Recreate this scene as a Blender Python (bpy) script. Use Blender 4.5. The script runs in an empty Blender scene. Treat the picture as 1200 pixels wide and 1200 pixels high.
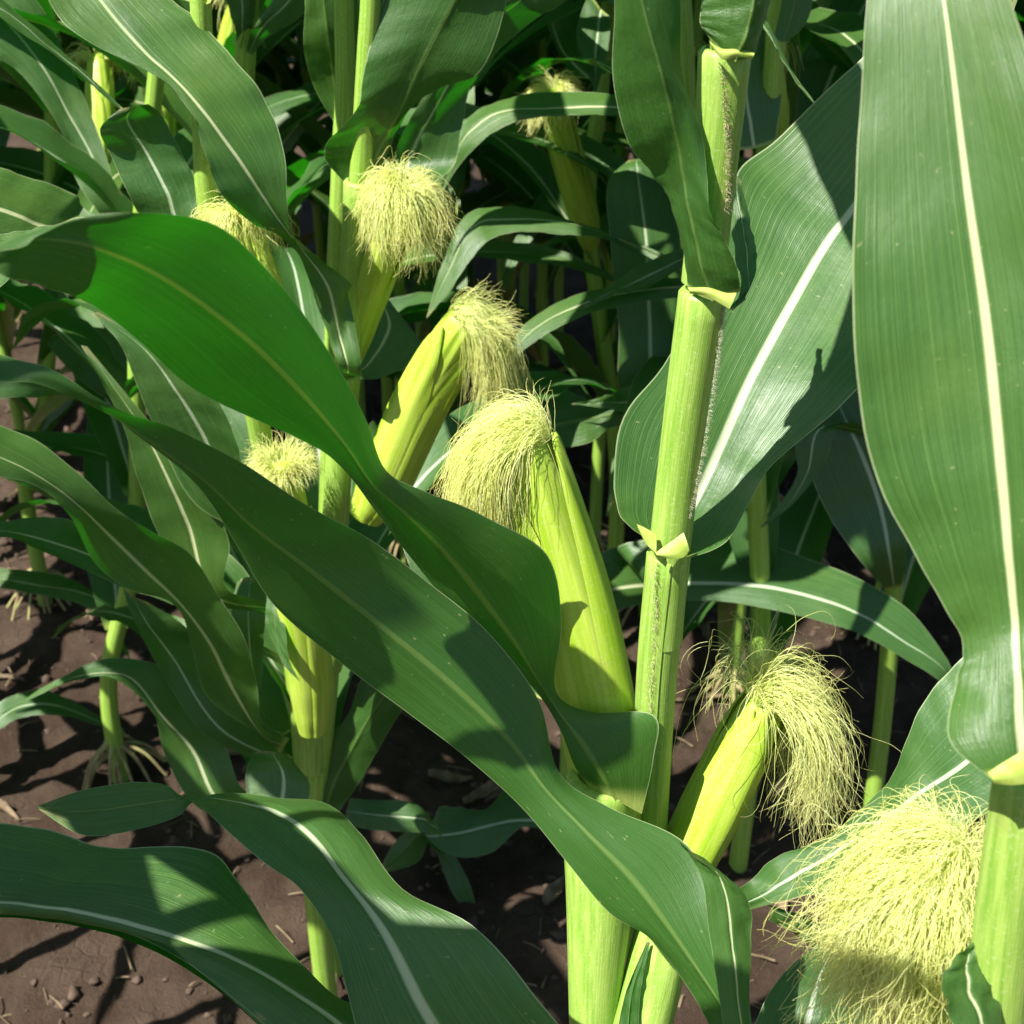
import bpy, bmesh, math, random
from mathutils import Vector as V, noise, Matrix
R = math.radians
scene = bpy.context.scene
COL = scene.collection

# ------------------------------------------------------------------ camera
CAM_H, PITCH, FOV = 1.6, R(30), R(40)
TAN = math.tan(FOV / 2)
cam_d = bpy.data.cameras.new('camera')
cam = bpy.data.objects.new('camera', cam_d)
COL.objects.link(cam)
cam.location = (0, 0, CAM_H)
cam.rotation_euler = (math.pi / 2 - PITCH, 0, 0)
cam_d.sensor_width = 36
cam_d.angle = FOV
cam_d.clip_start, cam_d.clip_end = 0.02, 500
cam_d.dof.use_dof = True
cam_d.dof.focus_distance = 1.0
cam_d.dof.aperture_fstop = 14
scene.camera = cam
FWD = V((0, math.cos(PITCH), -math.sin(PITCH)))
UP = V((0, math.sin(PITCH), math.cos(PITCH)))
RT = V((1, 0, 0))
EYE = V((0, 0, CAM_H))


def at(px, py, d):
    """point seen at photo pixel (px, py), d metres ahead"""
    u, v = (px - 600) / 600 * TAN, (600 - py) / 600 * TAN
    return EYE + (FWD + RT * u + UP * v) * d


def at_y(px, py, y):
    v = (600 - py) / 600 * TAN
    return at(px, py, y / (FWD.y + UP.y * v))


def at_ground(px, py, z=0.0):
    v = (600 - py) / 600 * TAN
    return at(px, py, (z - CAM_H) / (FWD.z + UP.z * v))


# ------------------------------------------------------------------ light
SUN_DIR = V((-0.46, -0.30, 0.83)).normalized()
elev = math.asin(SUN_DIR.z)
azim = math.atan2(SUN_DIR.x, SUN_DIR.y)
world = bpy.data.worlds.new('World')
scene.world = world
world.use_nodes = True
wn = world.node_tree
sky = wn.nodes.new('ShaderNodeTexSky')
sky.sky_type = 'NISHITA'
sky.sun_disc = False
sky.sun_elevation = elev
sky.sun_rotation = azim
wn.links.new(sky.outputs['Color'], wn.nodes['Background'].inputs['Color'])
wn.nodes['Background'].inputs['Strength'].default_value = 0.05
sd = bpy.data.lights.new('sun', 'SUN')
sd.energy = 5.0
sd.angle = R(0.5)
sd.color = (1.0, 0.955, 0.88)
so = bpy.data.objects.new('sun', sd)
COL.objects.link(so)
so.rotation_euler = SUN_DIR.to_track_quat('Z', 'Y').to_euler()
scene.view_settings.view_transform = 'Standard'
scene.view_settings.look = 'None'
scene.view_settings.exposure = 1.3
scene.view_settings.gamma = 1


# ------------------------------------------------------------------ materials
class NT:
    def __init__(s, name):
        s.m = bpy.data.materials.new(name)
        s.m.use_nodes = True
        s.t = s.m.node_tree
        s.t.nodes.clear()
        s.out = s.t.nodes.new('ShaderNodeOutputMaterial')

    def n(s, typ, **kw):
        nd = s.t.nodes.new(typ)
        for k, v in kw.items():
            setattr(nd, k, v)
        return nd

    def put(s, sock, v):
        if isinstance(v, bpy.types.NodeSocket):
            s.t.links.new(v, sock)
        else:
            sock.default_value = v

    def math(s, op, a, b=0.0, c=0.0, clamp=False):
        nd = s.n('ShaderNodeMath', operation=op)
        nd.use_clamp = clamp
        for i, x in enumerate((a, b, c)):
            if i < len(nd.inputs):
                s.put(nd.inputs[i], x)
        return nd.outputs[0]

    def smooth(s, x, a, b, lo=0.0, hi=1.0):
        nd = s.n('ShaderNodeMapRange', interpolation_type='SMOOTHSTEP')
        for i, v in enumerate((x, a, b, lo, hi)):
            s.put(nd.inputs[i], v)
        return nd.outputs[0]

    def mix(s, f, a, b, blend='MIX'):
        nd = s.n('ShaderNodeMix', data_type='RGBA', blend_type=blend)
        s.put(nd.inputs[0], f)
        for sock, v in ((nd.inputs[6], a), (nd.inputs[7], b)):
            if isinstance(v, tuple) and len(v) == 3:
                v = v + (1,)
            s.put(sock, v)
        return nd.outputs[2]

    def noise(s, vec, scale=1.0, detail=3.0, rough=0.5):
        nd = s.n('ShaderNodeTexNoise')
        s.put(nd.inputs['Vector'], vec)
        nd.inputs['Scale'].default_value = scale
        nd.inputs['Detail'].default_value = detail
        nd.inputs['Roughness'].default_value = rough
        return nd.outputs['Fac']

    def xyz(s, x, y, z=0.0):
        nd = s.n('ShaderNodeCombineXYZ')
        for i, v in enumerate((x, y, z)):
            s.put(nd.inputs[i], v)
        return nd.outputs[0]

    def uv(s):
        sp = s.n('ShaderNodeSeparateXYZ')
        s.t.links.new(s.n('ShaderNodeUVMap').outputs[0], sp.inputs[0])
        return sp.outputs[0], sp.outputs[1]

    def bump(s, h, strength=0.3, dist=0.001):
        nd = s.n('ShaderNodeBump')
        nd.inputs['Strength'].default_value = strength
        nd.inputs['Distance'].default_value = dist
        s.put(nd.inputs['Height'], h)
        return nd.outputs[0]

    def principled(s, col, rough, normal=None, spec=0.5, **kw):
        p = s.n('ShaderNodeBsdfPrincipled')
        if isinstance(col, tuple) and len(col) == 3:
            col = col + (1,)
        s.put(p.inputs['Base Color'], col)
        s.put(p.inputs['Roughness'], rough)
        s.put(p.inputs['Specular IOR Level'], spec)
        if normal is not None:
            s.put(p.inputs['Normal'], normal)
        for k, v in kw.items():
            s.put(p.inputs[k], v)
        return p.outputs[0]

    def translucent(s, col, normal=None):
        p = s.n('ShaderNodeBsdfTranslucent')
        if isinstance(col, tuple) and len(col) == 3:
            col = col + (1,)
        s.put(p.inputs['Color'], col)
        if normal is not None:
            s.put(p.inputs['Normal'], normal)
        return p.outputs[0]

    def mixsh(s, f, a, b):
        nd = s.n('ShaderNodeMixShader')
        s.put(nd.inputs[0], f)
        s.put(nd.inputs[1], a)
        s.put(nd.inputs[2], b)
        return nd.outputs[0]

    def done(s, sh):
        s.t.links.new(sh, s.out.inputs['Surface'])
        return s.m


def mat_leaf():
    k = NT('maize_leaf')
    u, v = k.uv()
    rnd = k.n('ShaderNodeObjectInfo').outputs['Random']
    a = k.math('ABSOLUTE', k.math('SUBTRACT', u, 0.5))              # 0 at the rib, .5 at the margin
    off = k.math('MULTIPLY', rnd, 37.0)
    ribw = k.math('MULTIPLY_ADD', v, -0.030, 0.040)
    rib = k.smooth(a, k.math('MULTIPLY', ribw, 1.25), k.math('MULTIPLY', ribw, 0.55))
    streak = k.noise(k.xyz(k.math('MULTIPLY', u, 90.0), k.math('MULTIPLY_ADD', v, 3.0, off), rnd), 1.0, 4.0, 0.65)
    uw = k.math('ADD', u, k.math('MULTIPLY', k.math('SUBTRACT', k.noise(k.xyz(k.math('MULTIPLY', u, 9.0), k.math('MULTIPLY', v, 0.7), off), 1.0, 2.0), 0.5), 0.09))
    vein = k.math('POWER', k.math('MULTIPLY_ADD', k.math('SINE', k.math('MULTIPLY', uw, 2 * math.pi * 26)), 0.5, 0.5), 34.0)
    fine = k.math('MULTIPLY_ADD', k.math('SINE', k.math('MULTIPLY', uw, 2 * math.pi * 110)), 0.5, 0.5)
    geo = k.n('ShaderNodeNewGeometry')
    blot = k.noise(k.n('ShaderNodeTexCoord').outputs['Object'], 14.0, 3.0, 0.55)
    # colours of the two faces of the blade
    up = k.mix(k.smooth(streak, 0.3, 0.75), (0.042, 0.118, 0.022), (0.074, 0.172, 0.032))
    up = k.mix(k.math('MULTIPLY', k.smooth(blot, 0.45, 0.75), 0.45), up, (0.100, 0.195, 0.028))
    up = k.mix(k.math('MULTIPLY', k.math('MULTIPLY', vein, k.smooth(streak, 0.25, 0.7)), 0.42), up, (0.19, 0.34, 0.11))
    up = k.mix(rib, up, k.mix(k.smooth(v, 0.6, 1.0), (0.58, 0.66, 0.42), (0.22, 0.38, 0.14)))
    lo = k.mix(k.smooth(streak, 0.3, 0.75), (0.040, 0.112, 0.012), (0.062, 0.155, 0.020))
    lo = k.mix(rib, lo, (0.125, 0.215, 0.040))
    col = k.mix(geo.outputs['Backfacing'], up, lo)
    hue = k.mix(k.smooth(rnd, 0.0, 1.0), (0.88, 0.95, 1.05), (1.10, 1.04, 0.88))
    col = k.mix(1.0, col, hue, 'MULTIPLY')
    base = k.smooth(v, 0.030, 0.006)
    col = k.mix(base, col, (0.42, 0.50, 0.12))
    edge = k.smooth(a, 0.490, 0.498)
    col = k.mix(k.math('MULTIPLY', edge, 0.8), col, (0.42, 0.50, 0.26))
    spots = k.smooth(k.noise(k.xyz(k.math('MULTIPLY_ADD', u, 26.0, off), k.math('MULTIPLY', v, 150.0), off), 1.0, 1.0), 0.735, 0.78)
    col = k.mix(k.math('MULTIPLY', spots, 0.55), col, (0.33, 0.36, 0.15))
    wear = k.noise(k.xyz(k.math('MULTIPLY_ADD', u, 5.0, off), k.math('MULTIPLY', v, 14.0), rnd), 1.0, 4.0, 0.6)
    tipd = k.math('MULTIPLY', k.smooth(v, 0.93, 1.0), k.smooth(wear, 0.42, 0.6))
    col = k.mix(tipd, col, (0.34, 0.27, 0.10))
    brown = k.math('MULTIPLY', k.smooth(a, 0.40, 0.5), k.smooth(wear, 0.66, 0.74))
    col = k.mix(k.math('MULTIPLY', brown, 0.8), col, (0.36, 0.31, 0.12))
    h = k.math('ADD', k.math('MULTIPLY', fine, 0.16), k.math('ADD', k.math('MULTIPLY', streak, 0.7), k.math('MULTIPLY', vein, 0.22)))
    h = k.math('ADD', h, k.math('MULTIPLY', k.noise(k.xyz(k.math('MULTIPLY', u, 16.0), k.math('MULTIPLY', v, 46.0), off), 1.0, 3.0, 0.6), 1.1))
    nrm = k.bump(h, 0.42, 0.0011)
    rough = k.math('ADD', k.math('MULTIPLY_ADD', streak, 0.20, 0.27), k.math('MULTIPLY', blot, 0.14))
    pr = k.principled(col, rough, nrm, 0.8)
    tr = k.mix(rib, k.mix(k.math('MULTIPLY', vein, 0.4), (0.018, 0.265, 0.003), (0.05, 0.36, 0.010)), (0.16, 0.36, 0.02))
    tr = k.mix(k.math('MULTIPLY', k.smooth(streak, 0.7, 0.3), 0.25), tr, (0.004, 0.12, 0.001))
    return k.done(k.mixsh(0.38, pr, k.translucent(tr, nrm)))


def mat_stem(name, c1, c2, c3, lines=40.0, rough=0.42, trans=0.0, tcol=(0.3, 0.5, 0.03)):
    k = NT(name)
    u, v = k.uv()
    rnd = k.n('ShaderNodeObjectInfo').outputs['Random']
    ob = k.n('ShaderNodeTexCoord').outputs['Object']
    ang = k.math('MULTIPLY', u, 2 * math.pi)
    cx, cy = k.math('COSINE', ang), k.math('SINE', ang)
    st = k.noise(k.xyz(k.math('MULTIPLY', cx, lines / 6), k.math('MULTIPLY', cy, lines / 6), k.math('MULTIPLY_ADD', v, 2.0, k.math('MULTIPLY', rnd, 20.0))), 1.0, 4.0, 0.6)
    ridge = k.math('MULTIPLY_ADD', k.math('SINE', k.math('ADD', k.math('MULTIPLY', ang, lines * 2), k.math('MULTIPLY', st, 14.0))), 0.5, 0.5)
    bl = k.noise(ob, 30.0, 4.0, 0.6)
    col = k.mix(k.smooth(st, 0.32, 0.68), c1, c2)
    col = k.mix(k.math('MULTIPLY', k.smooth(bl, 0.52, 0.75), 0.6), col, c3)
    col = k.mix(k.math('MULTIPLY', k.math('POWER', ridge, 4.0), k.math('MULTIPLY', st, 0.22)), col, c2)
    grit = k.noise(ob, 420.0, 3.0, 0.65)
    col = k.mix(k.math('MULTIPLY', k.smooth(grit, 0.54, 0.70), 0.38), col, (0.56, 0.64, 0.30))
    stain = k.noise(ob, 16.0, 5.0, 0.7)
    col = k.mix(k.math('MULTIPLY', k.smooth(stain, 0.60, 0.74), 0.34), col, (0.26, 0.24, 0.07))
    h = k.math('ADD', k.math('MULTIPLY', ridge, 0.16), k.math('ADD', st, k.math('MULTIPLY', k.noise(ob, 900.0, 2.0), 0.35)))
    nrm = k.bump(h, 0.40, 0.0007)
    pr = k.principled(col, k.math('MULTIPLY_ADD', st, 0.2, rough - 0.1), nrm, 0.45)
    if trans:
        pr = k.mixsh(trans, pr, k.translucent(tcol))
    return k.done(pr)


def mat_silk():
    k = NT('corn_silk')
    u, v = k.uv()
    rnd = k.n('ShaderNodeObjectInfo').outputs['Random']
    t = k.noise(k.xyz(k.math('MULTIPLY', u, 400.0), k.math('MULTIPLY', v, 1.2), rnd), 1.0, 2.0)
    col = k.mix(k.smooth(v, 0.1, 0.9), (0.84, 0.92, 0.34), (0.82, 0.79, 0.30))
    col = k.mix(k.smooth(t, 0.35, 0.7), col, (0.92, 0.95, 0.58))
    col = k.mix(k.math('MULTIPLY', k.smooth(v, 0.86, 1.0), k.smooth(t, 0.5, 0.6)), col, (0.34, 0.22, 0.09))
    pr = k.principled(col, 0.33, None, 0.6)
    return k.done(k.mixsh(0.5, pr, k.translucent((0.97, 1.0, 0.44))))


def mat_plain(name, col, rough=0.7, col2=None, scale=60.0, trans=0.0):
    k = NT(name)
    ob = k.n('ShaderNodeTexCoord').outputs['Object']
    f = k.noise(ob, scale, 3.0)
    c = k.mix(k.smooth(f, 0.35, 0.65), col, col2 or tuple(x * 0.7 for x in col))
    pr = k.principled(c, rough, None, 0.3)
    if trans:
        pr = k.mixsh(trans, pr, k.translucent(c))
    return k.done(pr)


def mat_soil():
    k = NT('field_soil')
    ob = k.n('ShaderNodeTexCoord').outputs['Object']
    a = k.noise(ob, 5.0, 6.0, 0.6)
    b = k.noise(ob, 55.0, 6.0, 0.7)
    c = k.noise(ob, 330.0, 4.0, 0.7)
    col = k.mix(k.smooth(a, 0.35, 0.65), (0.050, 0.032, 0.021), (0.086, 0.059, 0.041))
    col = k.mix(k.math('MULTIPLY', k.smooth(b, 0.55, 0.72), 0.7), col, (0.070, 0.043, 0.030))
    col = k.mix(k.math('MULTIPLY', k.smooth(c, 0.62, 0.76), 0.8), col, (0.24, 0.185, 0.14))
    vo = k.n('ShaderNodeTexVoronoi', feature='DISTANCE_TO_EDGE')
    k.put(vo.inputs['Vector'], ob)
    vo.inputs['Scale'].default_value = 34.0
    crack = k.math('MULTIPLY', k.smooth(vo.outputs['Distance'], 0.10, 0.0), k.smooth(a, 0.5, 0.62))
    col = k.mix(k.math('MULTIPLY', crack, 0.2), col, (0.03, 0.02, 0.014))
    h = k.math('SUBTRACT', k.math('ADD', k.math('MULTIPLY', b, 1.0), k.math('MULTIPLY', c, 0.6)), k.math('MULTIPLY', crack, 0.2))
    return k.done(k.principled(col, 0.9, k.bump(h, 0.9, 0.012), 0.15))


M = {
    'leaf': mat_leaf(),
    'stalk': mat_stem('maize_stalk', (0.17, 0.33, 0.035), (0.30, 0.46, 0.07), (0.24, 0.36, 0.06), 26.0, 0.40),
    'sheath': mat_stem('leaf_sheath', (0.20, 0.38, 0.045), (0.36, 0.52, 0.10), (0.26, 0.42, 0.06), 34.0, 0.45, 0.12),
    'husk': mat_stem('ear_husk', (0.31, 0.49, 0.025), (0.48, 0.62, 0.085), (0.39, 0.53, 0.035), 22.0, 0.42, 0.14, (0.42, 0.55, 0.03)),
    'silk': mat_silk(),
    'collar': mat_plain('leaf_collar', (0.34, 0.46, 0.075), 0.5, (0.44, 0.52, 0.13), 150.0, 0.2),
    'hair': mat_plain('stalk_hair', (0.74, 0.58, 0.42), 0.6, (0.80, 0.74, 0.52), 200.0, 0.45),
    'whitehair': mat_plain('leaf_hair', (0.80, 0.80, 0.62), 0.6, (0.7, 0.7, 0.5), 200.0, 0.45),
    'root': mat_plain('brace_root', (0.34, 0.33, 0.13), 0.6, (0.24, 0.17, 0.09), 40.0),
    'soil': mat_soil(),
    'clod': mat_plain('soil_clod', (0.095, 0.065, 0.047), 0.95, (0.062, 0.041, 0.030), 90.0),
    'straw': mat_plain('dry_straw', (0.20, 0.15, 0.09), 0.85, (0.12, 0.085, 0.05), 50.0),
    'dryleaf': mat_plain('dry_leaf', (0.36, 0.28, 0.10), 0.7, (0.22, 0.26, 0.06), 20.0, 0.3),
}


# ------------------------------------------------------------------ mesh helpers
class MB:
    """collects vertices, faces and uvs and links them as one mesh object"""
    def __init__(s):
        s.v, s.f, s.uv = [], [], []

    def grid(s, rows, us=None, vs=None, closed=False):
        """rows: list of equally long point lists"""
        b = len(s.v)
        n, m = len(rows), len(rows[0])
        for i, r in enumerate(rows):
            for j, p in enumerate(r):
                s.v.append(p)
                s.uv.append((us[j] if us else j / (m - 1), vs[i] if vs else i / (n - 1)))
        for i in range(n - 1):
            for j in range(m - 1):
                s.f.append((b + i * m + j, b + i * m + j + 1, b + (i + 1) * m + j + 1, b + (i + 1) * m + j))

    def build(s, name, mat, parent=None, smooth=True):
        me = bpy.data.meshes.new(name)
        me.from_pydata([tuple(p) for p in s.v], [], s.f)
        ul = me.uv_layers.new(name='UVMap')
        lv = [0] * len(me.loops)
        me.loops.foreach_get('vertex_index', lv)
        flat = []
        for x in lv:
            flat.extend(s.uv[x])
        ul.data.foreach_set('uv', flat)
        if smooth:
            me.polygons.foreach_set('use_smooth', [True] * len(me.polygons))
        me.materials.append(mat)
        me.update()
        o = bpy.data.objects.new(name, me)
        COL.objects.link(o)
        if parent:
            put_under(o, parent)
        return o


def put_under(o, parent):
    """world-space mesh re-expressed in its parent's frame"""
    o.parent = parent
    org = V((0, 0, 0))
    q = parent
    while q:
        org += q.location
        q = q.parent
    if o.type == 'MESH':
        o.data.transform(Matrix.Translation(-org))


def cr(P, n):
    """Catmull-Rom through points P, n samples per span"""
    out = []
    m = len(P)
    for i in range(m - 1):
        p0 = P[i - 1] if i else P[0] * 2 - P[1]
        p1, p2 = P[i], P[i + 1]
        p3 = P[i + 2] if i + 2 < m else P[-1] * 2 - P[-2]
        for k in range(n):
            t = k / n
            out.append(0.5 * ((2 * p1) + (p2 - p0) * t + (2 * p0 - 5 * p1 + 4 * p2 - p3) * t * t + (3 * p1 - p0 - 3 * p2 + p3) * t ** 3))
    out.append(P[-1].copy())
    return out


def crf(F, n):
    return [x.x for x in cr([V((f, 0, 0)) for f in F], n)]


def frames(P):
    """parallel-transport frames along a path"""
    T = []
    for i in range(len(P)):
        t = P[min(i + 1, len(P) - 1)] - P[max(i - 1, 0)]
        T.append(t.normalized() if t.length > 1e-9 else V((0, 0, 1)))
    a = V((1, 0, 0)) if abs(T[0].x) < 0.9 else V((0, 1, 0))
    N = [(a - T[0] * a.dot(T[0])).normalized()]
    for i in range(1, len(P)):
        n = N[-1] - T[i] * N[-1].dot(T[i])
        N.append(n.normalized())
    return T, N


def tube(mb, P, rad, n=12, a0=0.0, a1=2 * math.pi, spiral=0.0, fn=None, vs=None):
    T, N = frames(P)
    rows = []
    for i, p in enumerate(P):
        B = T[i].cross(N[i])
        row = []
        for j in range(n + 1):
            an = a0 + (a1 - a0) * j / n
            r = rad[i] + spiral * j / n
            if fn:
                r = fn(i / (len(P) - 1), an, r)
            row.append(p + (N[i] * math.cos(an) + B * math.sin(an)) * r)
        rows.append(row)
    mb.grid(rows, vs=vs)
    return T, N


US = [0, .025, .08, .16, .25, .34, .41, .455, .48, .5, .52, .545, .59, .66, .75, .84, .92, .975, 1]


def blade(mb, L, Mm, Rr, n=6, crease=0.45, ripple=0.0, seed=0, us=US, rib=0.0013, wav=7.0, und=0.0022):
    """leaf blade through three rails (left edge, midrib, right edge), base to tip"""
    Ls, Ms, Rs = cr(L, n), cr(Mm, n), cr(Rr, n)
    rows = []
    m = len(Ls)
    rnd = random.Random(seed)
    ph = [rnd.uniform(0, 6.28) for _ in range(6)]
    for i in range(m):
        v = i / (m - 1)
        l, c, r = Ls[i], Ms[i], Rs[i]
        fwd = Ms[min(i + 1, m - 1)] - Ms[max(i - 1, 0)]
        nr = (r - l).cross(fwd)
        nr = nr.normalized() if nr.length > 1e-12 else V((0, 0, 1))
        w = (r - l).length
        row = []
        for u in us:
            q = l * (2 * (u - .5) * (u - 1)) + c * (4 * u * (1 - u)) + r * (2 * u * (u - .5))
            g = l.lerp(c, u * 2) if u < .5 else c.lerp(r, u * 2 - 1)
            p = q.lerp(g, crease)
            a = abs(u - .5) * 2
            k = (u - .5) / (0.03)
            env = min(1, v * 8) * min(1, (1 - v) * 6)
            d = -rib * math.exp(-k * k) * (1 - 0.7 * v)
            if ripple:
                s = 0 if u < .5 else 1
                d += ripple * a * a * env * (math.sin(v * wav * 6.28 * (0.9 + 0.2 * s) + ph[s]) * 0.6 + math.sin(v * wav * 2.3 * 6.28 + ph[2 + s]) * 0.4)
                d += ripple * 0.35 * env * math.sin(v * wav * 3 + u * 9 + ph[4])
            if und:
                d += und * env * (noise.noise(V((u * 2.6 + seed * 3.1, v * 9.0, seed * 1.7))) + 0.45 * noise.noise(V((u * 6.0 + seed, v * 24.0, seed * 0.7))))
            row.append(p + nr * d)
        rows.append(row)
    mb.grid(rows, us=list(us))


def px_leaf(parent, st, n=7, ripple=0.0012, crease=0.4, seed=None, label=None, name='leaf', wav=7.0, dd=0.0, to=None, drop=0):
    """st rows: Lx Ly Mx My Rx Ry depth [offset of L and of R in cm]; two numbers more or a bare tip are allowed"""
    L, Mm, Rr = [], [], []
    for s in st[drop:]:
        d = s[6] + dd
        oL, oR = (s[7], s[8]) if len(s) > 7 else (0, 0)
        L.append(at(s[0], s[1], d + oL / 100))
        Mm.append(at(s[2], s[3], d))
        Rr.append(at(s[4], s[5], d + oR / 100))
    if to:
        b = at(*to)
        w = (L[0] - Rr[0]).normalized() * .011
        L.insert(0, b + w)
        Mm.insert(0, b)
        Rr.insert(0, b - w)
    mb = MB()
    px_leaf.k += 1
    blade(mb, L, Mm, Rr, n, crease, ripple, seed if seed is not None else px_leaf.k, wav=wav)
    o = mb.build(name, M['leaf'], parent)
    if label:
        o['label'] = label
    return o


px_leaf.k = 0


def thing(name, label, cat, loc, group=None):
    o = bpy.data.objects.new(name, None)
    o.empty_display_size = 0.05
    COL.objects.link(o)
    o.location = loc
    o['label'] = label
    o['category'] = cat
    if group:
        o['group'] = group
    return o


def stalk(parent, P, r0, r1, nodes=(), n=16, sub=8, name='stalk'):
    """P from the ground up; nodes: fractions of the length where the joints swell"""
    Q = cr(P, sub)
    m = len(Q)
    rad = []
    for i in range(m):
        t = i / (m - 1)
        r = r0 + (r1 - r0) * t
        for nd in nodes:
            r += 0.0022 * math.exp(-((t - nd) / 0.006) ** 2)
        rad.append(r)
    L = [0]
    for i in range(1, m):
        L.append(L[-1] + (Q[i] - Q[i - 1]).length)
    mb = MB()
    tube(mb, Q, rad, n, vs=[x * 3 for x in L])
    return mb.build(name, M['stalk'], parent)


def sheath(parent, P, rad, a0=0.0, sub=6, over=6.6, flare=0.0009, n=30, mat='sheath', name='sheath'):
    Q = cr(P, sub)
    Rr = crf(rad, sub)
    e = (Q[-1] - Q[-2]).normalized()
    Q += [Q[-1] + e * .0025, Q[-1] + e * .0030]
    Rr += [Rr[-1] - .0018, Rr[-1] * .72]
    mb = MB()
    T, N = tube(mb, Q, Rr, n, a0, a0 + over, flare, vs=[i * 0.1 for i in range(len(Q))])
    o = mb.build(name, M[mat], parent)
    return o, Q, Rr, T, N


def hairs(mb, p, nrm, tan, length, r, rnd, bend=0.5):
    d = (nrm + tan * rnd.uniform(-.5, .5) + V((rnd.uniform(-.4, .4), rnd.uniform(-.4, .4), rnd.uniform(-.4, .4)))).normalized()
    e = p + d * length
    m = p.lerp(e, 0.5) + V((0, 0, -bend * length * 0.1))
    e = e + V((0, 0, -bend * length * 0.4))
    a = d.cross(tan)
    a = a.normalized() * r if a.length > 1e-6 else V((r, 0, 0))
    c = d.cross(a).normalized() * r
    b = len(mb.v)
    for q, s in ((p, 1.0), (m, 0.8)):
        for k in range(3):
            an = k * 2.094
            mb.v.append(q + (a * math.cos(an) + c * math.sin(an)) * s)
            mb.uv.append((0, 0))
    mb.v.append(e)
    mb.uv.append((0, 1))
    for k in range(3):
        j = (k + 1) % 3
        mb.f.append((b + k, b + j, b + 3 + j, b + 3 + k))
        mb.f.append((b + 3 + k, b + 3 + j, b + 6))


def hair_line(parent, pts, n, length, width, nrm, mat='hair', seed=1, r=0.00022, name='hair_fringe'):
    rnd = random.Random(seed)
    Q = cr(pts, 8)
    mb = MB()
    for _ in range(n):
        t = rnd.random() ** 1.15 * (len(Q) - 1.001)
        i = int(t)
        p = Q[i].lerp(Q[i + 1], t - i)
        tan = (Q[i + 1] - Q[i]).normalized()
        side = nrm.cross(tan).normalized()
        p = p + side * rnd.gauss(0, width)
        hairs(mb, p, (nrm + side * rnd.gauss(0, .6)).normalized(), tan, length * rnd.uniform(.5, 1.3), r, rnd)
    return mb.build(name, M[mat], parent)


# ---- ears ---------------------------------------------------------------
def ear_profile(t):
    """relative radius of the husk along the ear, 0 base to 1 tip"""
    pts = [(0, .55), (.08, .74), (.22, .94), (.45, 1.0), (.7, .95), (.86, .84), (.95, .68), (1.0, .42)]
    for (a, x), (b, y) in zip(pts, pts[1:]):
        if t <= b:
            f = (t - a) / (b - a)
            f = f * f * (3 - 2 * f) * .5 + f * .5
            return x + (y - x) * f
    return pts[-1][1]


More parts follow.
